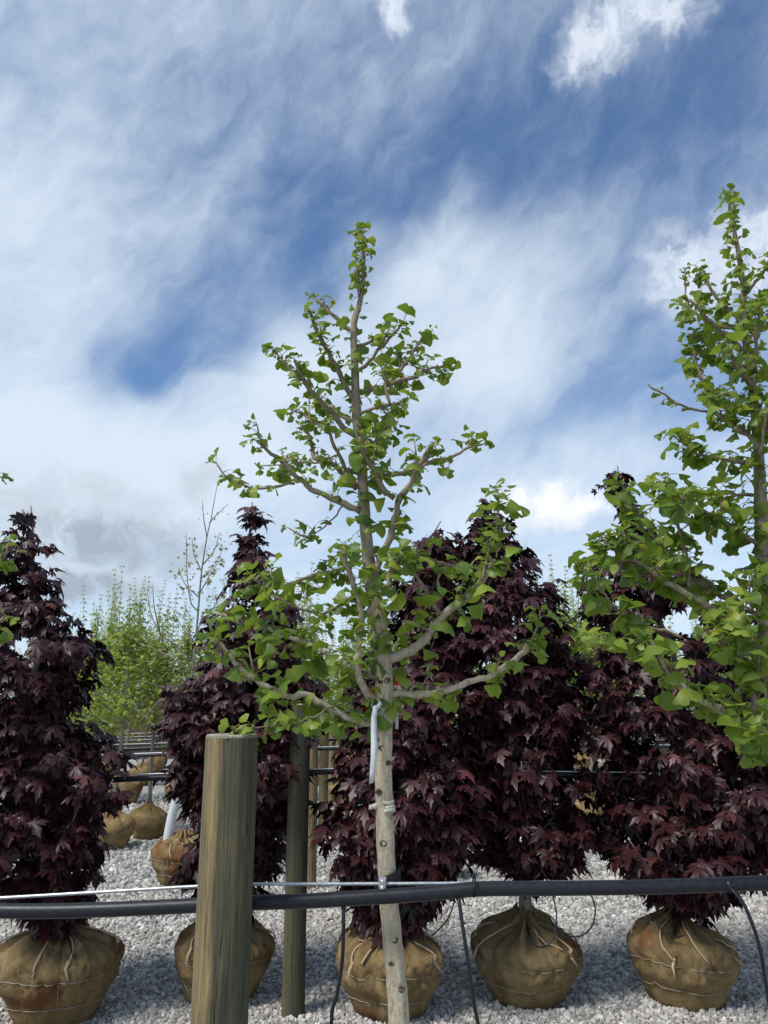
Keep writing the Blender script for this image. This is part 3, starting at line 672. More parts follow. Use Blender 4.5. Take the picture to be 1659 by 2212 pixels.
BR1 = [
    (c4((790, 1160), (700, 1155), (600, 1115), (520, 1075), (440, 1030), (400, 1045), (330, 1025), (250, 985), (180, 935), (120, 870), (75, 820), (55, 790)), 8.5, 4.2, -.10, 1.05, .75),
    (c4((535, 1095), (480, 1130), (400, 1155), (330, 1170), (250, 1175), (150, 1185)), 2.4, 1.2, -.12, .85, .9, 1.89),
    (c4((775, 975), (720, 950), (650, 915), (590, 885), (530, 850), (470, 810), (410, 795), (340, 775), (270, 740), (200, 715), (130, 700), (50, 675)), 7.5, 3, .14, 1.1, .8),
    (c4((790, 1110), (745, 1060), (700, 1010), (680, 960), (670, 900), (680, 800), (690, 700), (680, 620), (650, 540), (620, 450), (612, 410)), 9, 5, -.18, 1.0, .8),
    (c4((745, 640), (650, 625), (590, 650), (520, 680), (450, 665), (380, 645), (310, 605)), 4.5, 2, -.14, 1.0, .9),
    (c4((715, 440), (640, 475), (560, 500), (480, 515), (400, 545), (330, 565), (250, 570), (190, 575)), 5, 3, .10, 1.1, .85),
    (c4((480, 500), (530, 460), (580, 430)), 2, 1.2, .02, .7, .9, 1.98),
    (c4((800, 885), (830, 875), (900, 845), (960, 800), (1010, 740), (1060, 680), (1110, 630), (1170, 590), (1210, 540), (1250, 480), (1270, 455)), 11, 6, -.16, 1.05, .75),
    (c4((1210, 540), (1235, 450), (1255, 380), (1275, 300), (1285, 220), (1280, 150)), 4, 1.8, -.03, 1.05, 1.0, 1.80),
    (c4((1040, 690), (990, 620), (950, 550), (900, 480), (880, 440)), 5, 3, -.05, 1.0, .8, 1.87),
    (c4((760, 430), (830, 400), (880, 410), (940, 420), (1000, 450), (1060, 470), (1140, 480)), 4.5, 3, .12, .95, .9),
    (c4((815, 1040), (850, 1030), (900, 1030), (960, 1035), (1030, 1025), (1100, 1000), (1180, 975), (1260, 950), (1320, 910), (1380, 860), (1430, 805)), 8, 6, -.02, 1.05, .8),
    (c4((1430, 805), (1455, 740), (1468, 670)), 3, 1.5, .0, 1.0, 1.0, 1.925),
    (c4((690, 700), (735, 650), (770, 600), (805, 550), (820, 500), (840, 450), (850, 430)), 7.5, 6, -.03, .95, .7, 1.85),
    (c4((740, 540), (760, 470), (790, 400), (820, 320), (840, 240), (860, 170)) + c7((1010, 1390), (1060, 1310), (1100, 1240), (1130, 1180), (1150, 1150)), 8.5, 5.5, -.13, .95, .8),
    (c7((1090, 1265), (1160, 1230), (1230, 1220), (1290, 1190), (1330, 1165), (1400, 1150)), 4, 2.5, .04, .85, .8, 1.83),
    (c7((960, 1420), (905, 1370), (870, 1300), (830, 1240), (800, 1170), (790, 1110)), 6, 4, -.03, 1.0, .8, 1.87),
    (c7((800, 1350), (840, 1340), (900, 1310), (1000, 1295), (1080, 1265)), 6, 4, .10, .9, .8),
    (c4((690, 240), (640, 215), (560, 180), (490, 150), (430, 105)) + c7((470, 1320), (420, 1265), (370, 1220), (320, 1175), (270, 1130)), 7.5, 3.5, -.10, .85, .7),
    (c7((460, 1345), (390, 1355), (320, 1365), (250, 1370), (190, 1350), (135, 1332)), 3.2, 1.8, -.05, .9, .8, 1.88),
    (c4((605, 215), (580, 250), (530, 300), (490, 340), (450, 370)), 2, 1, .05, .9, .8, 1.93),
    (c7((780, 1365), (740, 1310), (700, 1240), (660, 1160), (630, 1080), (612, 1040)), 5, 3, -.14, .7, .6),
    (c7((770, 1370), (710, 1310), (670, 1260), (620, 1230), (560, 1215), (545, 1140), (515, 1080), (490, 1045)), 6.5, 3.5, .14, .8, .8),
    (c7((620, 1250), (560, 1240), (480, 1243), (400, 1250), (300, 1255)), 2.5, 1.3, .05, .7, .9, 2.0),
    (c7((775, 1115), (710, 1065), (650, 1000), (590, 935), (540, 880), (500, 820), (480, 770), (460, 725)), 6.5, 3.5, -.12, .8, .8),
    (c7((490, 830), (450, 790), (410, 740), (380, 710), (355, 680)), 3, 1.8, .0, .8, 1.0, 1.84),
    (c7((760, 1035), (690, 1000), (640, 965), (590, 920)), 4, 3, .10, .8, .9),
    (c7((620, 1075), (570, 1045), (520, 1010), (470, 985)), 3, 2, .05, .85, 1.0, 1.98),
    (c7((755, 925), (710, 840), (670, 760), (630, 690), (590, 620), (560, 550), (540, 490), (530, 475)), 6, 3.2, -.10, .72, .9),
    (c7((755, 590), (700, 545), (650, 500), (600, 450), (558, 410)), 5, 3.2, .03, .62, .8),
    (c7((765, 785), (830, 735), (880, 680), (930, 620), (980, 570), (1000, 540)), 4.5, 2.5, -.09, .8, .9),
    (c7((765, 655), (840, 635), (900, 605)), 4, 2.2, .08, .75, .9),
    (c7((770, 890), (840, 875), (900, 860), (960, 840), (1010, 825), (1070, 810), (1120, 775), (1180, 760), (1230, 755)), 6, 2.8, .08, .85, .85),
    (c7((940, 840), (990, 780), (1030, 720), (1060, 680), (1100, 610)), 4, 2.5, .05, .75, .8, 1.98),
    (c7((770, 1005), (830, 975), (900, 960), (980, 940), (1020, 920)), 4, 2.5, -.09, .9, 1.0),
    (c7((940, 955), (920, 880), (910, 800), (905, 770)), 4, 3, .0, .85, .9, 1.88),
    (c7((800, 1190), (850, 1160), (880, 1110), (920, 1050), (930, 990)), 5, 3.5, .13, .9, 1.0),
    (c7((790, 480), (780, 380), (790, 260), (800, 150), (785, 90)), 1.5, 1.5, -.006, .62, 1.0, 1.935),
]
MB_ = MB()
t, base, dat, spur, tp = ginkgo('sparse young ginkgo with pale trunk strapped to the steel cable, white ribbon tied on', TR1, TY, BR1, 3, .0345, .0255, (P(862, 2212, TY)[0] + .035, TY + .01), 300)
r_ = np.random.default_rng(5)
for v in list(range(560, 1230, 20)) + list(range(1230, 1600, 15)):                       # leaves springing from the trunk itself
    u = np.interp(v, [q[1] for q in TR1[::-1]], [q[0] for q in TR1[::-1]]); a = r_.uniform(0, 6.28); d = np.array((math.cos(a), math.sin(a) * .8, .5)); k_ = float(np.interp(v, (560, 1230), (.6, 1.0))); spur(P(u, v, TY) + d * (.019 * k_, .019 * k_, 0), nrm(d), int(r_.integers(2, 6)), k_)
for a in np.linspace(0, 6, 5): spur(P(780, 497, TY), np.array((math.cos(a) * .4, math.sin(a) * .4, .8)), 2, .55, True)
finish_ginkgo(t, base, dat, 300); GB1 = base
trk = [o for o in t.children if o.name.startswith('trunk')][0]
for k, (u, v) in enumerate(((823, 1614), (840, 1648), (819, 1711), (828, 1822), (846, 2082), (866, 2136), (822, 1473), (836, 1470), (814, 1400), (783, 1068), (826, 1560), (852, 2030))):     # pruning knots
    rr = px(float(np.interp(v, [q[1] for q in TR1[::-1]], [q[2] for q in TR1[::-1]])), v, TY); c = P(u, v, TY - rr * .90) - base; q = .0042 + .0028 * r_.random(); th = np.linspace(0, 2 * math.pi, 15)
    MB().tube([c + np.array((math.cos(x) * q, 0, math.sin(x) * q * .7)) for x in th], q * .38, 6, False, .9, k).obj('knot', M['scar'], trk); MB().tube([c + (0, .003, 0), c - (0, .0006, 0)], q * .85, 8, True, .4, k).obj('knot_heart', M['scar'], trk)

TR2 = [(1702, 2212, 24), (1698, 2100, 23), (1694, 1945, 22), (1688, 1760, 21), (1681, 1600, 20), (1672, 1500, 18.5), (1660, 1390, 17), (1653, 1337, 16.5), (1648, 1281, 16), (1645, 1205, 15), (1645, 1127, 14), (1642, 1049, 12.5), (1639, 984, 11), (1634, 919, 10), (1627, 853, 9), (1618, 790, 8), (1609, 720, 7), (1605, 660, 6.5), (1607, 636, 6), (1603, 598, 5.5), (1597, 555, 5), (1590, 518, 4.3), (1583, 481, 3.8), (1578, 456, 3.2), (1572, 418, 2.5)]
BR2 = [
    ([(1680, 1600), (1650, 1580), (1618, 1566), (1566, 1540), (1538, 1523), (1501, 1503), (1467, 1477), (1438, 1447), (1420, 1410), (1405, 1385)], 9.5, 4.5, -.22, 1.15, .95),
    ([(1622, 1569), (1626, 1530), (1630, 1480), (1642, 1440)], 7, 5, -.05, 1.1, 1.0, 1.87),
    (c9((1290, 1480), (1250, 1440), (1150, 1360), (1050, 1250), (930, 1130), (830, 1060), (730, 980), (650, 900), (580, 850)), 7, 4, -.16, 1.15, 1.0),
    (c9((1260, 1100), (1150, 1020), (1000, 920), (880, 840), (740, 710), (600, 600), (480, 490), (400, 440), (250, 370), (100, 290), (0, 240)) + [(1395, 1228), (1368, 1211), (1341, 1194), (1320, 1180), (1304, 1167)], 9, 4, .0, 1.12, 1.0),
    (c9((1210, 710), (1080, 630), (900, 540), (800, 480), (660, 410), (560, 370), (450, 310), (380, 250)) + [(1460, 1215), (1432, 1184), (1402, 1143), (1378, 1109), (1361, 1079), (1344, 1048)], 7, 3, .16, 1.1, 1.0),
    ([(1490, 1268), (1480, 1197), (1470, 1150), (1459, 1106), (1449, 1065), (1436, 1035)], 4.2, 2, -.03, 1.1, 1.0, 1.93),
    (c10((1030, 1990), (980, 1960), (880, 1900), (760, 1820), (640, 1750), (530, 1700), (430, 1640), (380, 1580)), 6.5, 3, -.14, 1.1, 1.0),
    (c10((1040, 1600), (1000, 1590), (850, 1575), (660, 1560), (500, 1555), (230, 1545)), 4.5, 2, .12, 1.1, 1.0),
    (c10((1040, 1335), (1010, 1330), (880, 1310), (750, 1290), (600, 1260), (520, 1240), (450, 1190), (370, 1100)), 5, 2, -.10, 1.0, 1.0),
    (c10((1010, 1130), (880, 1050), (780, 980), (680, 900), (600, 810), (580, 700), (540, 580), (510, 470), (480, 350)), 6, 2.6, .08, .95, 1.0),
    (c10((660, 895), (550, 880), (440, 850), (340, 820), (250, 750), (190, 710), (130, 680)), 3, 2, -.03, .42, .45, 1.99),
    (c10((990, 800), (930, 780), (850, 750), (680, 735)), 4.5, 2.5, -.12, 1.0, 1.0),
    (c10((985, 760), (940, 640), (870, 550), (830, 480), (800, 400)), 6, 3.5, -.14, .95, 1.0),
    (c10((930, 520), (850, 470), (760, 420), (680, 370), (600, 330), (480, 250)), 4.5, 2.5, .12, .9, 1.0),
    (c10((920, 400), (850, 330), (760, 260), (680, 190), (600, 110), (530, 40)) + [(1491, 648)], 5.5, 3.5, -.08, .85, .9),
    ([(1488, 655), (1480, 623), (1480, 582)], 2, 1.6, 0, .4, .5, 1.865),
    (c10((900, 230), (800, 200), (680, 180), (560, 110), (450, 40)) + [(1478, 655)], 4, 2.5, .08, .85, 1.0),
    ([(1609, 700), (1578, 676), (1550, 645), (1531.6, 617), (1522, 592)], 5, 2.5, .02, .85, 1.0),
    ([(1634, 806), (1632, 753.5), (1638.6, 697.7), (1640, 655)], 4, 3, -.12, .9, 1.0, 1.90),
    ([(1640, 985), (1647, 957), (1651, 918), (1657, 880)], 4, 3, -.06, 1.0, 1.0, 1.86),
    (c6((960, 1250), (870, 1190), (760, 1185), (620, 1160), (540, 1140)), 2.4, 1.3, -.05, .95, .9, 1.75),
    (c6((1110, 1150), (1000, 1110), (850, 1080), (760, 1030), (690, 970), (640, 900), (600, 860), (530, 710)), 3.4, 1.8, -.04, 1.05, 1.0, 1.80),
    (c6((780, 660), (770, 650), (750, 560), (740, 490)), 3, 1.8, -.03, 1.0, 1.0, 1.945),
    ([(1605, 640), (1640, 600), (1662, 560)], 4, 2.5, -.08, .85, 1.0), ([(1612, 740), (1655, 690), (1690, 640)], 4, 2.5, .05, .9, 1.0), ([(1635, 930), (1690, 870), (1740, 810)], 5, 3, -.1, 1.0, 1.0),
    ([(1645, 1150), (1710, 1080), (1780, 1020), (1830, 960)], 6, 3, .08, 1.1, 1.0), ([(1655, 1360), (1730, 1300), (1800, 1220), (1850, 1140)], 7, 3, -.12, 1.2, 1.0), ([(1678, 1560), (1760, 1520), (1850, 1440), (1900, 1360)], 8, 4, .05, 1.2, .9),
    ([(1597, 560), (1590, 520), (1580, 470), (1572, 425)], 1.5, 1.5, -.006, .72, 1.0, 1.935), ([(1607, 640), (1600, 600), (1596, 560)], 1.5, 1.5, -.01, .85, 1.0, 1.935),
    ([(1640, 1240), (1628, 1275), (1612, 1300), (1600, 1345)], 2.4, 1.5, -.12, 1.1, 1.0, 1.90), ([(1672, 1590), (1640, 1600), (1630, 1590)], 4, 2.5, -.2, 1.15, 1.0),
]
MB_ = MB()
t, base, dat, spur, tp = ginkgo('bushier bright green ginkgo with larger leaves, taller than the ribboned one', TR2, TY, BR2, 13, .0335, .0190, (P(1702, 2212, TY)[0] + .01, TY + .01), 300)
for v in range(470, 1560, 15):
    u = np.interp(v, [q[1] for q in TR2[::-1]], [q[0] for q in TR2[::-1]]); a = r_.uniform(0, 6.28); d = np.array((math.cos(a), math.sin(a) * .8, .5)); k_ = float(np.interp(v, (470, 1200), (.75, 1.2))); spur(P(u, v, TY) + d * (.017 * k_, .017 * k_, 0), nrm(d), int(r_.integers(2, 5)), k_)
for a in np.linspace(0, 6, 6): spur(P(1572, 418, TY), np.array((math.cos(a) * .4, math.sin(a) * .4, .8)), 2, .72, True)
finish_ginkgo(t, base, dat, 300)

TR3 = [(-300, 2212, 23), (-302, 1945, 21), (-295, 1600, 19), (-285, 1300, 14), (-275, 1000, 10), (-265, 750, 6), (-260, 620, 3)]
BR3 = [
    ([(-295, 1560), (-200, 1500), (-120, 1460), (-60, 1400), (-15, 1360), (8, 1335)], 8, 3, -.05, 1.0, .8), ([(-290, 1420), (-180, 1340), (-90, 1280), (-30, 1240), (5, 1215)], 8, 4, .02, 1.0, .9),
    ([(-285, 1300), (-190, 1270), (-90, 1230), (-35, 1195), (-8, 1170)], 6, 4.5, -.06, .9, .9), ([(-280, 1150), (-190, 1120), (-100, 1070), (-30, 1035), (-4, 1030)], 6, 2.5, .03, .85, .8),
    ([(-275, 980), (-190, 930), (-110, 860), (-70, 790)], 6, 3, -.1, .85, .9), ([(-285, 1250), (-380, 1180), (-480, 1120), (-540, 1040)], 7, 3, .1, 1.0, .9), ([(-292, 1480), (-400, 1440), (-500, 1380), (-560, 1300)], 8, 4, -.1, 1.0, .9),
    ([(-270, 860), (-340, 800), (-400, 720)], 5, 3, .05, .8, .9), ([(-275, 1080), (-260, 980), (-240, 900)], 5, 3, -.2, .9, .9), ([(-268, 780), (-220, 700), (-200, 640)], 4, 2.5, .1, .8, .9),
]
MB_ = MB()
t, base, dat, spur, tp = ginkgo('ginkgo mostly out of view beside the aisle, only a few leafy tips showing', TR3, TY, BR3, 19, .031, .034, (P(-300, 2212, TY)[0], TY + .01), 60)
finish_ginkgo(t, base, dat, 60)

# ------------------------------------------------------------------ posts, pipes, cables
def post(u, v_ref, Y, r, z_top, label, mat, group=None, u_bot=None):
    p = P(u, v_ref, Y); base = np.array((p[0], Y, 0.)); t = thing('wooden_post', base, label, 'post', group); sides, rows = 40, 40; V = []
    sd_ = u * .01
    for j in range(rows):
        z = -.05 + (z_top - .006 + .05) * j / (rows - 1)
        for i in range(sides):
            a = 2 * math.pi * i / sides; k = 1 + .03 * mnoise.noise(Vector((math.cos(a) * 1.2 + sd_, math.sin(a) * 1.2, z * .8))) + .012 * mnoise.noise(Vector((math.cos(a) * 7 + sd_, math.sin(a) * 7, z * .7)))
            if mnoise.noise(Vector((math.cos(a) * 9, math.sin(a) * 9 + sd_, z * .5))) > .47: k -= .03
            rr = r * (1.05 - .05 * z / z_top) * k; V.append((rr * math.cos(a), rr * math.sin(a), z))
    m = MB().add(V, [[j * sides + i, j * sides + (i + 1) % sides, (j + 1) * sides + (i + 1) % sides, (j + 1) * sides + i] for j in range(rows - 1) for i in range(sides)])
    m.obj('shaft', mat, t); top = np.array(V[-sides:]); ring2 = top * (.955, .955, 1) + (0, 0, .006); cen = np.array([(0, 0, z_top + .001)])
    MB().add(np.vstack([top, ring2, cen]), [[i, (i + 1) % sides, sides + (i + 1) % sides, sides + i] for i in range(sides)] + [[sides + i, sides + (i + 1) % sides, 2 * sides] for i in range(sides)]).obj('end_grain', M['post_end'], t, False)
    return base


pz = P(502, 1586, 1.80)[2]
post(502, 1586, 1.80, .0585, pz, 'thick near wooden post, tan sapwood streak on one face and green stain on the other', M['post_wood'])
post(633, 2192, 4.70, .060, P(650, 1520, 4.70)[2], 'dark green-stained wooden post standing among the purple maples', M['post_green'])
post(668, 1905, 7.60, .062, P(680, 1530, 7.6)[2], 'pale tan wooden post just behind the green-stained one', M['post_tan'])
for u, Y in ((699, 10.5), (716, 13.4), (728, 16.3)):
    post(u, 1700, Y, .060, 1.60, 'weathered tan post in a back row beyond the purple maples', M['post_tan'], 'posts of the back rows')


def pipe(name, pts, Y, r, label, cat, mat, group=None, step=.02, sides=12, ys=None):
    wp = np.array([P(u, v, Y) for u, v in pts]); base = wp[len(wp) // 2]; t = thing(name, (base[0], base[1], base[2]), label, cat, group)
    pth, rad = smooth_path(wp, [r] * len(wp), step); MB().tube(pth - base, rad, sides).obj('tube' if 'pipe' in name else 'rope', mat, t); return t, base


NEARPIPE = [(-420, 1958), (-200, 1964), (-40, 1967), (100, 1968), (250, 1964), (420, 1956), (545, 1950), (650, 1947), (740, 1942), (835, 1936), (950, 1928), (1040, 1920), (1200, 1919), (1400, 1916), (1575, 1910), (1700, 1906), (1900, 1904), (2150, 1906)]
PY = 1.80 + .060 + .018
tpipe, pb = pipe('irrigation_pipe', NEARPIPE, PY, px(15.2, 1940, PY), 'thick black irrigation pipe resting against the near wooden post, across the ginkgo trunk', 'pipe', M['black_pipe'], None, .03, 20)


def drip(t, base, pts, ys, r, knob=True, name='drip_tube'):
    wp = np.array([P(u, v, y) for (u, v), y in zip(pts, ys)]) if pts is not None else np.array(ys); pth, rad = smooth_path(wp, [r] * len(wp), .015)
    o = MB().tube(pth - base, rad, 8).obj(name, M['black_pipe'], t)
    if knob: MB().tube([wp[0] - base + (0, 0, .012), wp[0] - base - (0, 0, .012)], (r * 1.7, r * 1.3), 8).obj('barb', M['black_pipe'], o)
    return o


def drip_down(pts, ys, end):        # the visible run, then on down to the ball
    wp = [P(u, v, y) for (u, v), y in zip(pts, ys)] + [np.array(e) for e in end]; drip(tpipe, pb, None, wp, .0042)


gb = GB1
drip_down([(742, 1952), (742, 2010), (739, 2080), (728, 2150), (716, 2212)], [PY - .004, PY - .01, PY, PY + .01, PY + .02], [(gb[0] - .17, TY, .75), (gb[0] - .16, TY, .44)])
drip_down([(990, 1932), (997, 1985), (1010, 2070), (1022, 2150), (1033, 2212)], [PY - .004, PY - .02, PY - .03, PY - .02, PY], [(gb[0] + .20, TY, .72), (gb[0] + .14, TY, .43)])
drip_down([(1575, 1916), (1602, 1945), (1625, 1995), (1644, 2060), (1657, 2140)], [PY - .012, PY - .03, PY - .04, PY - .03, PY], [(P(1690, 2212, TY)[0], TY, .7), (P(1690, 2212, TY)[0], TY, .43)])


def rope(name, pts, Y, r, label, group=None):   # laid wire rope: six strands twisted
    wp = np.array([P(u, v, y) for (u, v), y in zip(pts, np.broadcast_to(Y, len(pts)))]); base = wp[len(wp) // 2]; pth, _ = smooth_path(wp, [r] * len(wp), .0035)
    t = thing(name, base, label, 'cable', group); pth = pth - base; tan = nrm(np.gradient(pth, axis=0)); a = nrm(np.cross(tan, np.array((0, 0, 1.)))); b = np.cross(a, tan); rows = []; sides = 18
    th = np.arange(sides) * 2 * math.pi / sides
    for i in range(len(pth)):
        rr = r * (.86 + .16 * np.abs(np.cos(3 * (th + i * .17)))); rows.append(pth[i] + np.outer(np.cos(th) * rr, a[i]) + np.outer(np.sin(th) * rr, b[i]))
    m = MB().add(np.concatenate(rows), [[i * sides + j, i * sides + (j + 1) % sides, (i + 1) * sides + (j + 1) % sides, (i + 1) * sides + j] for i in range(len(pth) - 1) for j in range(sides)])
    m.obj('strand', M['steel'], t); return t, base


CY = PY + .012
tc_, cb = rope('steel_cable', [(-420, 1968), (-100, 1946), (100, 1934), (300, 1922), (420, 1915), (550, 1910), (700, 1909.5), (835, 1909), (1000, 1908), (1250, 1905), (1500, 1903), (1700, 1902), (2150, 1900)], CY, .0037, 'twisted steel cable running just above the near black pipe')
# cable ties on the near pipe
for u, vp, vc in ((1024, 1921, 1908),):
    c = (P(u, vp, PY) + P(u, vc, PY)) / 2; h = (P(u, vc, PY)[2] - P(u, vp, PY)[2]) / 2 + .016; th = np.linspace(0, 2 * math.pi, 25)
    MB().tube([c + np.array((.002 * math.sin(x), math.cos(x) * .024, math.sin(x) * h)) - pb for x in th], .0022, 5, False).obj('cable_tie', M['strap'], tpipe)
# strap and clamp holding the ginkgo trunk
sc_ = P(836.5, 1912, TY); ts = thing('trunk_strap', sc_, 'black webbing strap with a bolted steel clamp round the ginkgo trunk', 'strap')
rs_ = px(25, 1912, TY); th = np.linspace(0, 2 * math.pi, 41); V = []
for k, zz_ in enumerate((-.022, .027)):
    for x in th[:-1]: V.append((math.cos(x) * rs_ * 1.16 + .001, math.sin(x) * rs_ * 1.06 - .001, zz_ + .008 * math.cos(x) * (1 if k else .4)))
for k, zz_ in enumerate((.027, -.022)):
    for x in th[:-1]: V.append((math.cos(x) * (rs_ * 1.16 - .004) + .001, math.sin(x) * (rs_ * 1.06 - .004) - .001, zz_ + .008 * math.cos(x) * (.4 if k else 1)))
MB().add(V, [[q * 40 + i, q * 40 + (i + 1) % 40, ((q + 1) % 4) * 40 + (i + 1) % 40, ((q + 1) % 4) * 40 + i] for q in range(4) for i in range(40)]).obj('webbing', M['strap'], ts)
cl = P(826, 1911, CY - .009) - sc_; hz_ = px(12.5, 1911, CY); hx_ = px(8, 1911, CY)
pl = MB(); c_ = .0022
pl.add([(cl[0] + sx_ * (hx_ - q), cl[1] + y_, cl[2] + sz_ * (hz_ - q)) for (y_, q) in ((-.003, c_), (0, 0), (.004, 0)) for sx_, sz_ in ((-1, -1), (1, -1), (1, 1), (-1, 1))], [[0, 1, 2, 3]] + [[k * 4 + i, k * 4 + 4 + i, k * 4 + 4 + (i + 1) % 4, k * 4 + (i + 1) % 4] for k in range(2) for i in range(4)] + [[8, 11, 10, 9]])
plate = pl.obj('clamp_plate', M['steel'], ts, False)
MB().box(cl + (0, .012, hz_ - .002), (hx_, .011, .0016)).obj('clamp_flange', M['steel'], plate, False)
for dz_ in (-.0066, .0062):
    q = cl + np.array((0, -.003, dz_)); MB().tube([q, q - (0, .0012, 0)], .0046, 14).obj('washer', M['steel'], plate)
    MB().tube([q - (0, .001, 0), q - (0, .0042, 0)], .0031, 6).obj('nut', M['steel'], plate, False); MB().tube([q - (0, .004, 0), q - (0, .0075, 0), q - (0, .0085, 0)], (.0016, .0016, .0009), 8).obj('bolt', M['steel'], plate)

# rows beyond: rails and cables
FAR = [(4.70 + .08, [(-300, 1702), (40, 1694), (275, 1683), (560, 1672), (740, 1666), (860, 1664), (980, 1666), (1130, 1668), (1330, 1680), (1500, 1690), (1760, 1690), (2000, 1690)], .0165, 'black irrigation pipe threading through the purple maples', None),
       (7.60, [(-300, 1648), (270, 1633), (735, 1617), (1250, 1612), (1900, 1620)], .016, 'black irrigation pipe along the first row of green trees', None),
       (10.5, [(-300, 1630), (270, 1620), (735, 1598), (1250, 1600), (1900, 1606)], .016, 'thin far black irrigation pipe across a back row', 'pipes of the back rows'),
       (13.4, [(-300, 1616), (270, 1610), (735, 1590), (1250, 1588), (1900, 1594)], .016, 'thin far black irrigation pipe across a back row', 'pipes of the back rows'),
       (16.3, [(-300, 1606), (270, 1601), (735, 1581), (1900, 1584)], .016, 'thin far black irrigation pipe across a back row', 'pipes of the back rows'),
       (19.2, [(-300, 1598), (270, 1594), (735, 1573), (1900, 1576)], .016, 'thin far black irrigation pipe across a back row', 'pipes of the back rows'),
       (22.1, [(-300, 1590), (270, 1586), (735, 1567), (1900, 1570)], .016, 'thin far black irrigation pipe across a back row', 'pipes of the back rows')]
for i, (Y, pts, r, lab, grp) in enumerate(FAR):
    t_, b_ = pipe('irrigation_pipe', pts, Y, r, lab, 'pipe', M['black_pipe'], grp, .15, 10)
    if i == 0: tp2, pb2 = t_, b_
    dv = 24.0 / Y
    pipe('steel_cable', [(u, (v - dv * 1.4) if i else np.interp(u, (-300, 740, 1330, 2000), (1690, 1660, 1668, 1678))) for u, v in pts], Y - .03, .0042, lab.replace('black irrigation pipe', 'steel cable').replace('threading', 'strung'), 'cable', M['steel'], grp and 'cables of the back rows', .15, 8)
c3 = lambda *p: [(1042.3 + x * .3717, 1536 + y * .3717) for x, y in p]
Yp = 4.78
for pts, y0, y1 in ((c3((205, 360), (215, 540), (250, 700), (300, 830), (370, 970), (410, 1080), (430, 1180), (425, 1280), (380, 1360), (310, 1365), (250, 1290)), 4.66, 4.50),
                    (c3((440, 375), (460, 700), (510, 900), (590, 1000), (640, 1090), (655, 1170), (630, 1260), (560, 1310), (480, 1300), (410, 1240), (385, 1205)), 4.85, 4.72),
                    (c3((1080, 420), (1060, 900), (1040, 1110), (1005, 1180), (1030, 1260), (1080, 1300), (1130, 1315), (1170, 1300)), 4.86, 4.62), (c3((1230, 420), (1240, 1000), (1270, 1190), (1330, 1230), (1375, 1290)), 4.88, 4.68),
                    ([(985, 1668), (985, 1900), (972, 1975), (940, 2015), (915, 2030)], 4.88, 4.75)):
    drip(tp2, pb2, [pts[0]] + pts, [Yp - .01] + list(np.linspace(y0, y1, len(pts))), .0040)

# ------------------------------------------------------------------ ribbon, tape, tags on the ginkgo
def strip(pts, w, th_=.0006, side=(1, 0, 0)):
    pts = np.asarray(pts, float); n_ = len(pts); w = np.broadcast_to(w, (n_,)); sd_ = np.asarray(side, float); sd_ = np.broadcast_to(sd_, (n_, 3)); tan = nrm(np.gradient(pts, axis=0)); no = nrm(np.cross(tan, sd_)); V = []
    for k in range(n_): V += [pts[k] - sd_[k] * w[k] / 2 + no[k] * th_, pts[k] + sd_[k] * w[k] / 2 + no[k] * th_, pts[k] + sd_[k] * w[k] / 2 - no[k] * th_, pts[k] - sd_[k] * w[k] / 2 - no[k] * th_]
    F = [[4 * k + q, 4 * k + (q + 1) % 4, 4 * k + 4 + (q + 1) % 4, 4 * k + 4 + q] for k in range(n_ - 1) for q in range(4)] + [[3, 2, 1, 0], [4 * n_ - 4 + q for q in range(4)]]
    return MB().add(V, F)


RY = TY - .035
rb = P(813, 1522, RY); tr_ = thing('marker_ribbon', rb, 'white plastic ribbon tied round the ginkgo branch stub, hanging down', 'ribbon')
rp = [(812, 1524), (808, 1545), (807.5, 1575), (808, 1605), (807, 1640), (805, 1668), (802, 1692)]
strip([P(u, v, RY - .012 + .006 * math.sin(i * 1.3)) - rb for i, (u, v) in enumerate(rp)], [px(x, 1600, RY) for x in (9, 12, 13, 13, 12.5, 12, 10)], .0005, [nrm((1, .25 * math.sin(i * .9), .25 if i == 6 else 0)) for i in range(7)]).obj('tail', M['white_plastic'], tr_)
ax_ = nrm(P(790, 1503, RY - .02) - P(822, 1535, RY + .01)); q1 = nrm(np.cross(ax_, (0, 1, 0))); q2 = np.cross(ax_, q1); th = np.linspace(0, 2 * math.pi, 25)
strip([q1 * math.cos(x) * .0125 + q2 * math.sin(x) * .0125 for x in th], .011, .0005, ax_).obj('loop', M['white_plastic'], tr_)
tb = P(837, 1742, TY); tt = thing('tape_scrap', tb, 'torn grey grafting tape wrapped on the ginkgo trunk above the strap', 'tape'); rt = px(20.5, 1742, TY)
for k, (z0, a0, a1) in enumerate(((.0105, -1.75, .6), (.0, -1.5, .7), (-.007, -1.65, .5))):
    th = np.linspace(a0, a1, 14); rr = rt + .0012 * k
    strip([(math.cos(x) * rr - px(6, 1742, TY), math.sin(x) * rr, z0 - .0012 * math.sin(x * 4 + k)) for x in th], .0085, .0006, (0, 0, 1)).obj('wrap', M['old_tape'], tt)
tb2 = P(806, 1743, TY - .005); o = strip([P(817, 1742, TY - .012) - tb2, P(810, 1741, TY - .016) - tb2, P(803, 1743, TY - .015) - tb2, P(797, 1744, TY - .018) - tb2], (.011, .013, .012, .010), .0012, nrm((.1, .4, 1.))).obj('tape_scrap', M['old_tape']); o.location = tuple(tb2)
tag(o, 'cream tape end sticking out sideways from the ginkgo trunk', 'tape')
gt = P(855, 1540, TY + .03); t4 = thing('plant_tag', gt, 'narrow white paper tag hanging behind the ginkgo trunk', 'tag')
strip([P(u, v, TY + .03) - gt for u, v in ((851, 1492), (855, 1515), (857, 1540), (857, 1575))], [.003, .007, .008, .008], .0004).obj('slip', M['white_plastic'], t4)
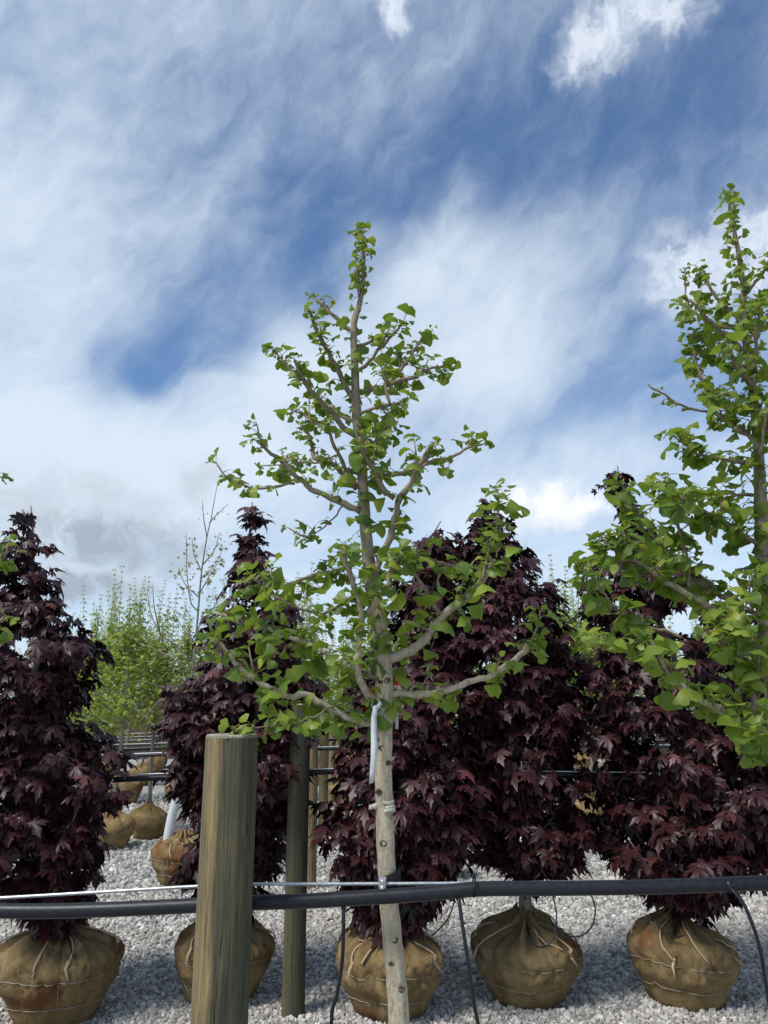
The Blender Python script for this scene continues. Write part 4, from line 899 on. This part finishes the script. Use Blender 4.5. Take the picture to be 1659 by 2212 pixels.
for (u, v) in ((804, 1497), (854, 1470)):
    b_ = P(u, v, TY + .012); o = strip([P(u - 4, v - 10, TY + .012) - b_, P(u, v, TY + .012) - b_, P(u + 2, v + 10, TY + .012) - b_], .016, .0005, (1, 0, 0)).obj('orange_flag', M['orange_tag']); o.location = tuple(b_)
    tag(o, 'bright orange plastic flag peeking round the ginkgo trunk at a branch fork', 'flag', 'orange flags on the ginkgo trunk')

# ------------------------------------------------------------------ trees of the rows behind
def far_tree(seed, kind):
    """a green nursery tree standing at the origin: root ball, trunk, branches, crown"""
    r = np.random.default_rng(seed); t = thing('green_tree', (0, 0, 0), 'x', 'tree'); root_ball(t, (0, 0, 0), .27, .38, seed, False)
    top = 2.75 + r.uniform(-.1, .35); lo = 1.35; zs = np.linspace(.38, top - .1, 12); trunk = np.stack([.03 * np.sin(zs * 2 + seed), .03 * np.cos(zs * 1.7), zs], 1)
    MB().tube(trunk, np.interp(zs, (0, 1.4, top), (.03, .024, .006)), 8).obj('trunk', M['maple_bark'], t)
    A, Nn, Ps, Sz = [], [], [], []
    def lf(c, h, s): A.append(h + np.array((0, 0, -r.uniform(.1, .8)))); Nn.append(np.array((0, 0, 1.)) + h * .4 + r.normal(0, .35, 3)); Ps.append(c); Sz.append(s)
    nb = 26 if kind == 0 else 18
    for k in range(nb):
        z0 = lo - .05 + (top - lo - .4) * (k / nb); a = k * 2.4 + r.uniform(-.4, .4); ln = (.62 - .42 * (k / nb)) * r.uniform(.75, 1.15); d = np.array((math.cos(a), math.sin(a), 0)); s = np.array((0, 0, z0))
        e = s + d * ln + np.array((0, 0, ln * r.uniform(.3, .9))); pth = limb_path(s, e, -.06); MB().tube(pth, np.linspace(.011, .003, 7), 5).obj('branch', M['maple_bark'], t)
        spire = e + np.array((0, 0, r.uniform(.15, .35 + .55 * (k % 4 == 0)))) + d * .04
        if k % 2 == 0 or kind == 2: MB().tube([e, spire], (.003, .0015), 4).obj('branch', M['maple_bark'], t)
        n = {0: 44, 1: 34, 2: 20}[kind]
        for i in range(n):
            q = r.uniform(.25, 1.0); c = s + (e - s) * q + r.normal(0, .075, 3); lf(c, nrm(np.array((math.cos(i * 1.9), math.sin(i * 1.9), 0)) + d * .5), r.uniform(.05, .085) * (1 if kind < 2 else .62))
        if k % 2 == 0:
            for i in range(9):
                q = i / 9; c = e + (spire - e) * q
                for sg in (0, math.pi): lf(c, np.array((math.cos(i * 1.57 + sg), math.sin(i * 1.57 + sg), 0)), .055 * (1 - .5 * q))
    for k in range(6):
        a = k * 1.2 + seed; s = np.array((math.cos(a) * .16 * (k % 3), math.sin(a) * .16 * (k % 3), top - .55)); e = s + np.array((math.cos(a) * .08, math.sin(a) * .08, r.uniform(.55, 1.0))); MB().tube([s, e], (.005, .0015), 5).obj('branch', M['maple_bark'], t)
        for i in range(16):
            for sg in (0, math.pi): lf(s + (e - s) * (i / 15.0), np.array((math.cos(i * 1.57 + sg), math.sin(i * 1.57 + sg), 0)), .075 * (1 - .55 * i / 15))
    for i in range(60): lf(np.array((0, 0, top - .5 * r.random())) + r.normal(0, .04, 3), nrm(np.array((math.cos(i), math.sin(i), 0))), .05)
    A, Nn, Ps, Sz = map(np.array, (A, Nn, Ps, Sz)); V, T = bake(ST, r.integers(0, len(ST), len(A)), frames(A, Nn), Sz, Ps)
    cr = link('crown', tri_mesh('crown', V, T, M['far_leaf'] if kind < 2 else M['yellow_leaf']), t); cr['kind'] = 'stuff'
    if seed % 2: strip([(.035, -.03, 1.42), (.04, -.035, 1.36), (.042, -.035, 1.29)], .03, .0006).obj('plant_tag', M['white_plastic'], t)
    return t


protos = [far_tree(101, 0), far_tree(104, 0), far_tree(107, 1), far_tree(110, 1)]; used = [False] * 4
ROWLAB = {10.2: ('green young maple in the row just behind the purple maples', 'green trees of the first row behind'), 13.5: ('green young maple in the second row behind the purple maples', 'green trees of the second row behind'),
          16.4: ('green young maple in a far back row, mostly hidden', 'green trees of the far rows'), 19.4: ('green young maple in a far back row, mostly hidden', 'green trees of the far rows')}
spots = []
for Y, us in ((10.2, (323, 175, 470, 640, 800, 960, 1245, 1420, 1590)), (13.5, (60, 160, 268, 385, 500, 620, 740, 870, 1180, 1290, 1400, 1640)), (16.4, (110, 210, 302, 395, 560, 690, 1220, 1320, 1560)), (19.4, (40, 230, 330, 430, 530, 760, 1260, 1350, 1480))):
    for u in us: spots.append((u, Y))
for i, (u, Y) in enumerate(spots):
    k = int(rng.integers(4)); o = protos[k] if not used[k] else copy_tree(protos[k]); used[k] = True
    o.location = (P(u, 1750, Y)[0], Y, 0); o.rotation_euler = (0, 0, rng.uniform(0, 6.28)); s = rng.uniform(.90, 1.08); o.scale = (s, s, s * rng.uniform(.95, 1.05)); lab, grp = ROWLAB[Y]; tag(o, lab, 'tree', grp)


def sparse_tree():
    r = np.random.default_rng(77); Y = 7.75; g0 = ground(374, 1925); base = np.array((g0[0], Y, 0.)); t = thing('budding_tree', base, 'sparse tree with bare upper twigs and yellow-green budding leaves, white trunk guard', 'tree'); root_ball(t, (0, 0, 0), .29, .40, 77, True)
    tr = [(362, 1835, 5), (372, 1775, 5), (385, 1711, 4.6), (402, 1560, 4.2), (418, 1430, 3.8), (428, 1320, 3.2), (436, 1230, 2.6), (447, 1160, 2), (456, 1120, 1.7), (463, 1080, 1.3), (470, 1045, .8)]
    tp = np.array([P(u, v, Y) for u, v, _ in tr]) - base; pth, rad = smooth_path(tp, [px(q * .68, 1500, Y) for *_, q in tr], .03); MB().tube(pth, rad, 9, True, .1).obj('trunk', M['maple_bark'], t)
    gp = np.array([P(u, v, Y) for u, v in ((358, 1845), (365, 1800), (374, 1755), (388, 1708))]) - base; MB().tube(smooth_path(gp, [.05] * 4, .03)[0], .046, 14, False).obj('trunk_guard', M['white_plastic'], t)
    A, Nn, Ps, Sz = [], [], [], []
    brs = [([(428, 1320), (412, 1300), (404, 1240), (403, 1190), (402, 1155)], 0, .1), ([(447, 1160), (440, 1120), (437, 1085)], 0, .05), ([(452, 1130), (470, 1110), (492, 1090)], 0, .2), ([(432, 1280), (455, 1240), (478, 1205)], 0, .9), ([(430, 1290), (400, 1262), (385, 1225)], -.1, .9),
           ([(434, 1250), (460, 1225), (485, 1180)], .1, .8), ([(418, 1430), (385, 1400), (345, 1365), (325, 1320), (318, 1270)], -.3, .35), ([(415, 1450), (370, 1420), (330, 1400), (300, 1390)], .2, .9), ([(408, 1500), (370, 1490), (320, 1475), (295, 1470)], -.2, .6), ([(345, 1365), (333, 1310), (330, 1265)], -.3, .15),
           ([(404, 1545), (380, 1552), (340, 1568), (310, 1545), (290, 1530)], .2, .9), ([(410, 1480), (440, 1450), (470, 1400)], .3, .9), ([(422, 1390), (390, 1350), (370, 1310)], .2, 1.0), ([(425, 1360), (455, 1320), (480, 1290)], -.2, 1.0), ([(405, 1530), (360, 1500), (330, 1530), (300, 1560)], -.3, .9), ([(436, 1235), (420, 1200), (415, 1165)], .15, .8), ([(438, 1220), (462, 1190), (475, 1150)], -.1, .5)]
    for pts, dz, dn in brs:
        wp = np.array([P(u, v, Y + dz * i / len(pts)) for i, (u, v) in enumerate(pts)]) - base; pth, rad = smooth_path(wp, np.linspace(px(1.6, 1400, Y), px(.6, 1400, Y), len(pts)), .03); MB().tube(pth, rad, 6).obj('branch', M['maple_bark'], t)
        for p in pth[2:]:
            for _ in range(3):
                if r.random() < dn: A.append(nrm(r.normal(0, 1, 3)) + np.array((0, 0, -.2))); Nn.append(np.array((0, 0, 1.)) + r.normal(0, .5, 3)); Ps.append(p + r.normal(0, .03, 3) * (1 + dn)); Sz.append(r.uniform(.022, .05) * (.6 + .5 * dn))
                elif r.random() < .3: A.append(nrm(r.normal(0, 1, 3)) + np.array((0, 0, .8))); Nn.append(r.normal(0, 1, 3)); Ps.append(p); Sz.append(.014)
    A, Nn, Ps, Sz = map(np.array, (A, Nn, Ps, Sz)); V, T = bake(ST, r.integers(0, len(ST), len(A)), frames(A, Nn), Sz, Ps); cr = link('crown', tri_mesh('crown', V, T, M['yellow_leaf']), t); cr['kind'] = 'stuff'


sparse_tree()
# further trees of the third row whose root balls show between the maple crowns
for u, v, R_, lab in ((225, 1842, .33, 'green tree of the third row, its root ball peeking out beside the aisle-side maple'), (955, 1910, .33, 'green tree of the third row, root ball showing under the maple behind the ginkgo trunk'), (1305, 1800, .33, 'green tree of the third row, root ball showing between two purple maple crowns')):
    g0 = ground(u, v); o = copy_tree(protos[int(rng.integers(4))]); o.location = (g0[0], g0[1] + .25, 0); o.rotation_euler = (0, 0, rng.uniform(0, 6.28)); o.scale = (.95, .95, .93); tag(o, lab, 'tree'); del o['group']

# a few fallen maple leaves on the gravel
for u, v in ((300, 1960), (255, 2020), (610, 2095), (1330, 2010), (1010, 2100), (1290, 2120), (700, 1990), (330, 2150), (1345, 1930), (1000, 1985)):
    g0 = ground(u, v); o = link('fallen_leaf', leaf_data('maple', MT, int(rng.integers(5)), M['maple_leaf'])); q = .045 + .02 * rng.random(); o.scale = (q, q, q); o.location = (g0[0], g0[1], .022); o.rotation_euler = (rng.uniform(-.4, .4), rng.uniform(-.4, .4), rng.uniform(0, 6.28))
    tag(o, 'small dry fallen maple leaf lying on the gravel', 'leaf', 'fallen leaves on the gravel')
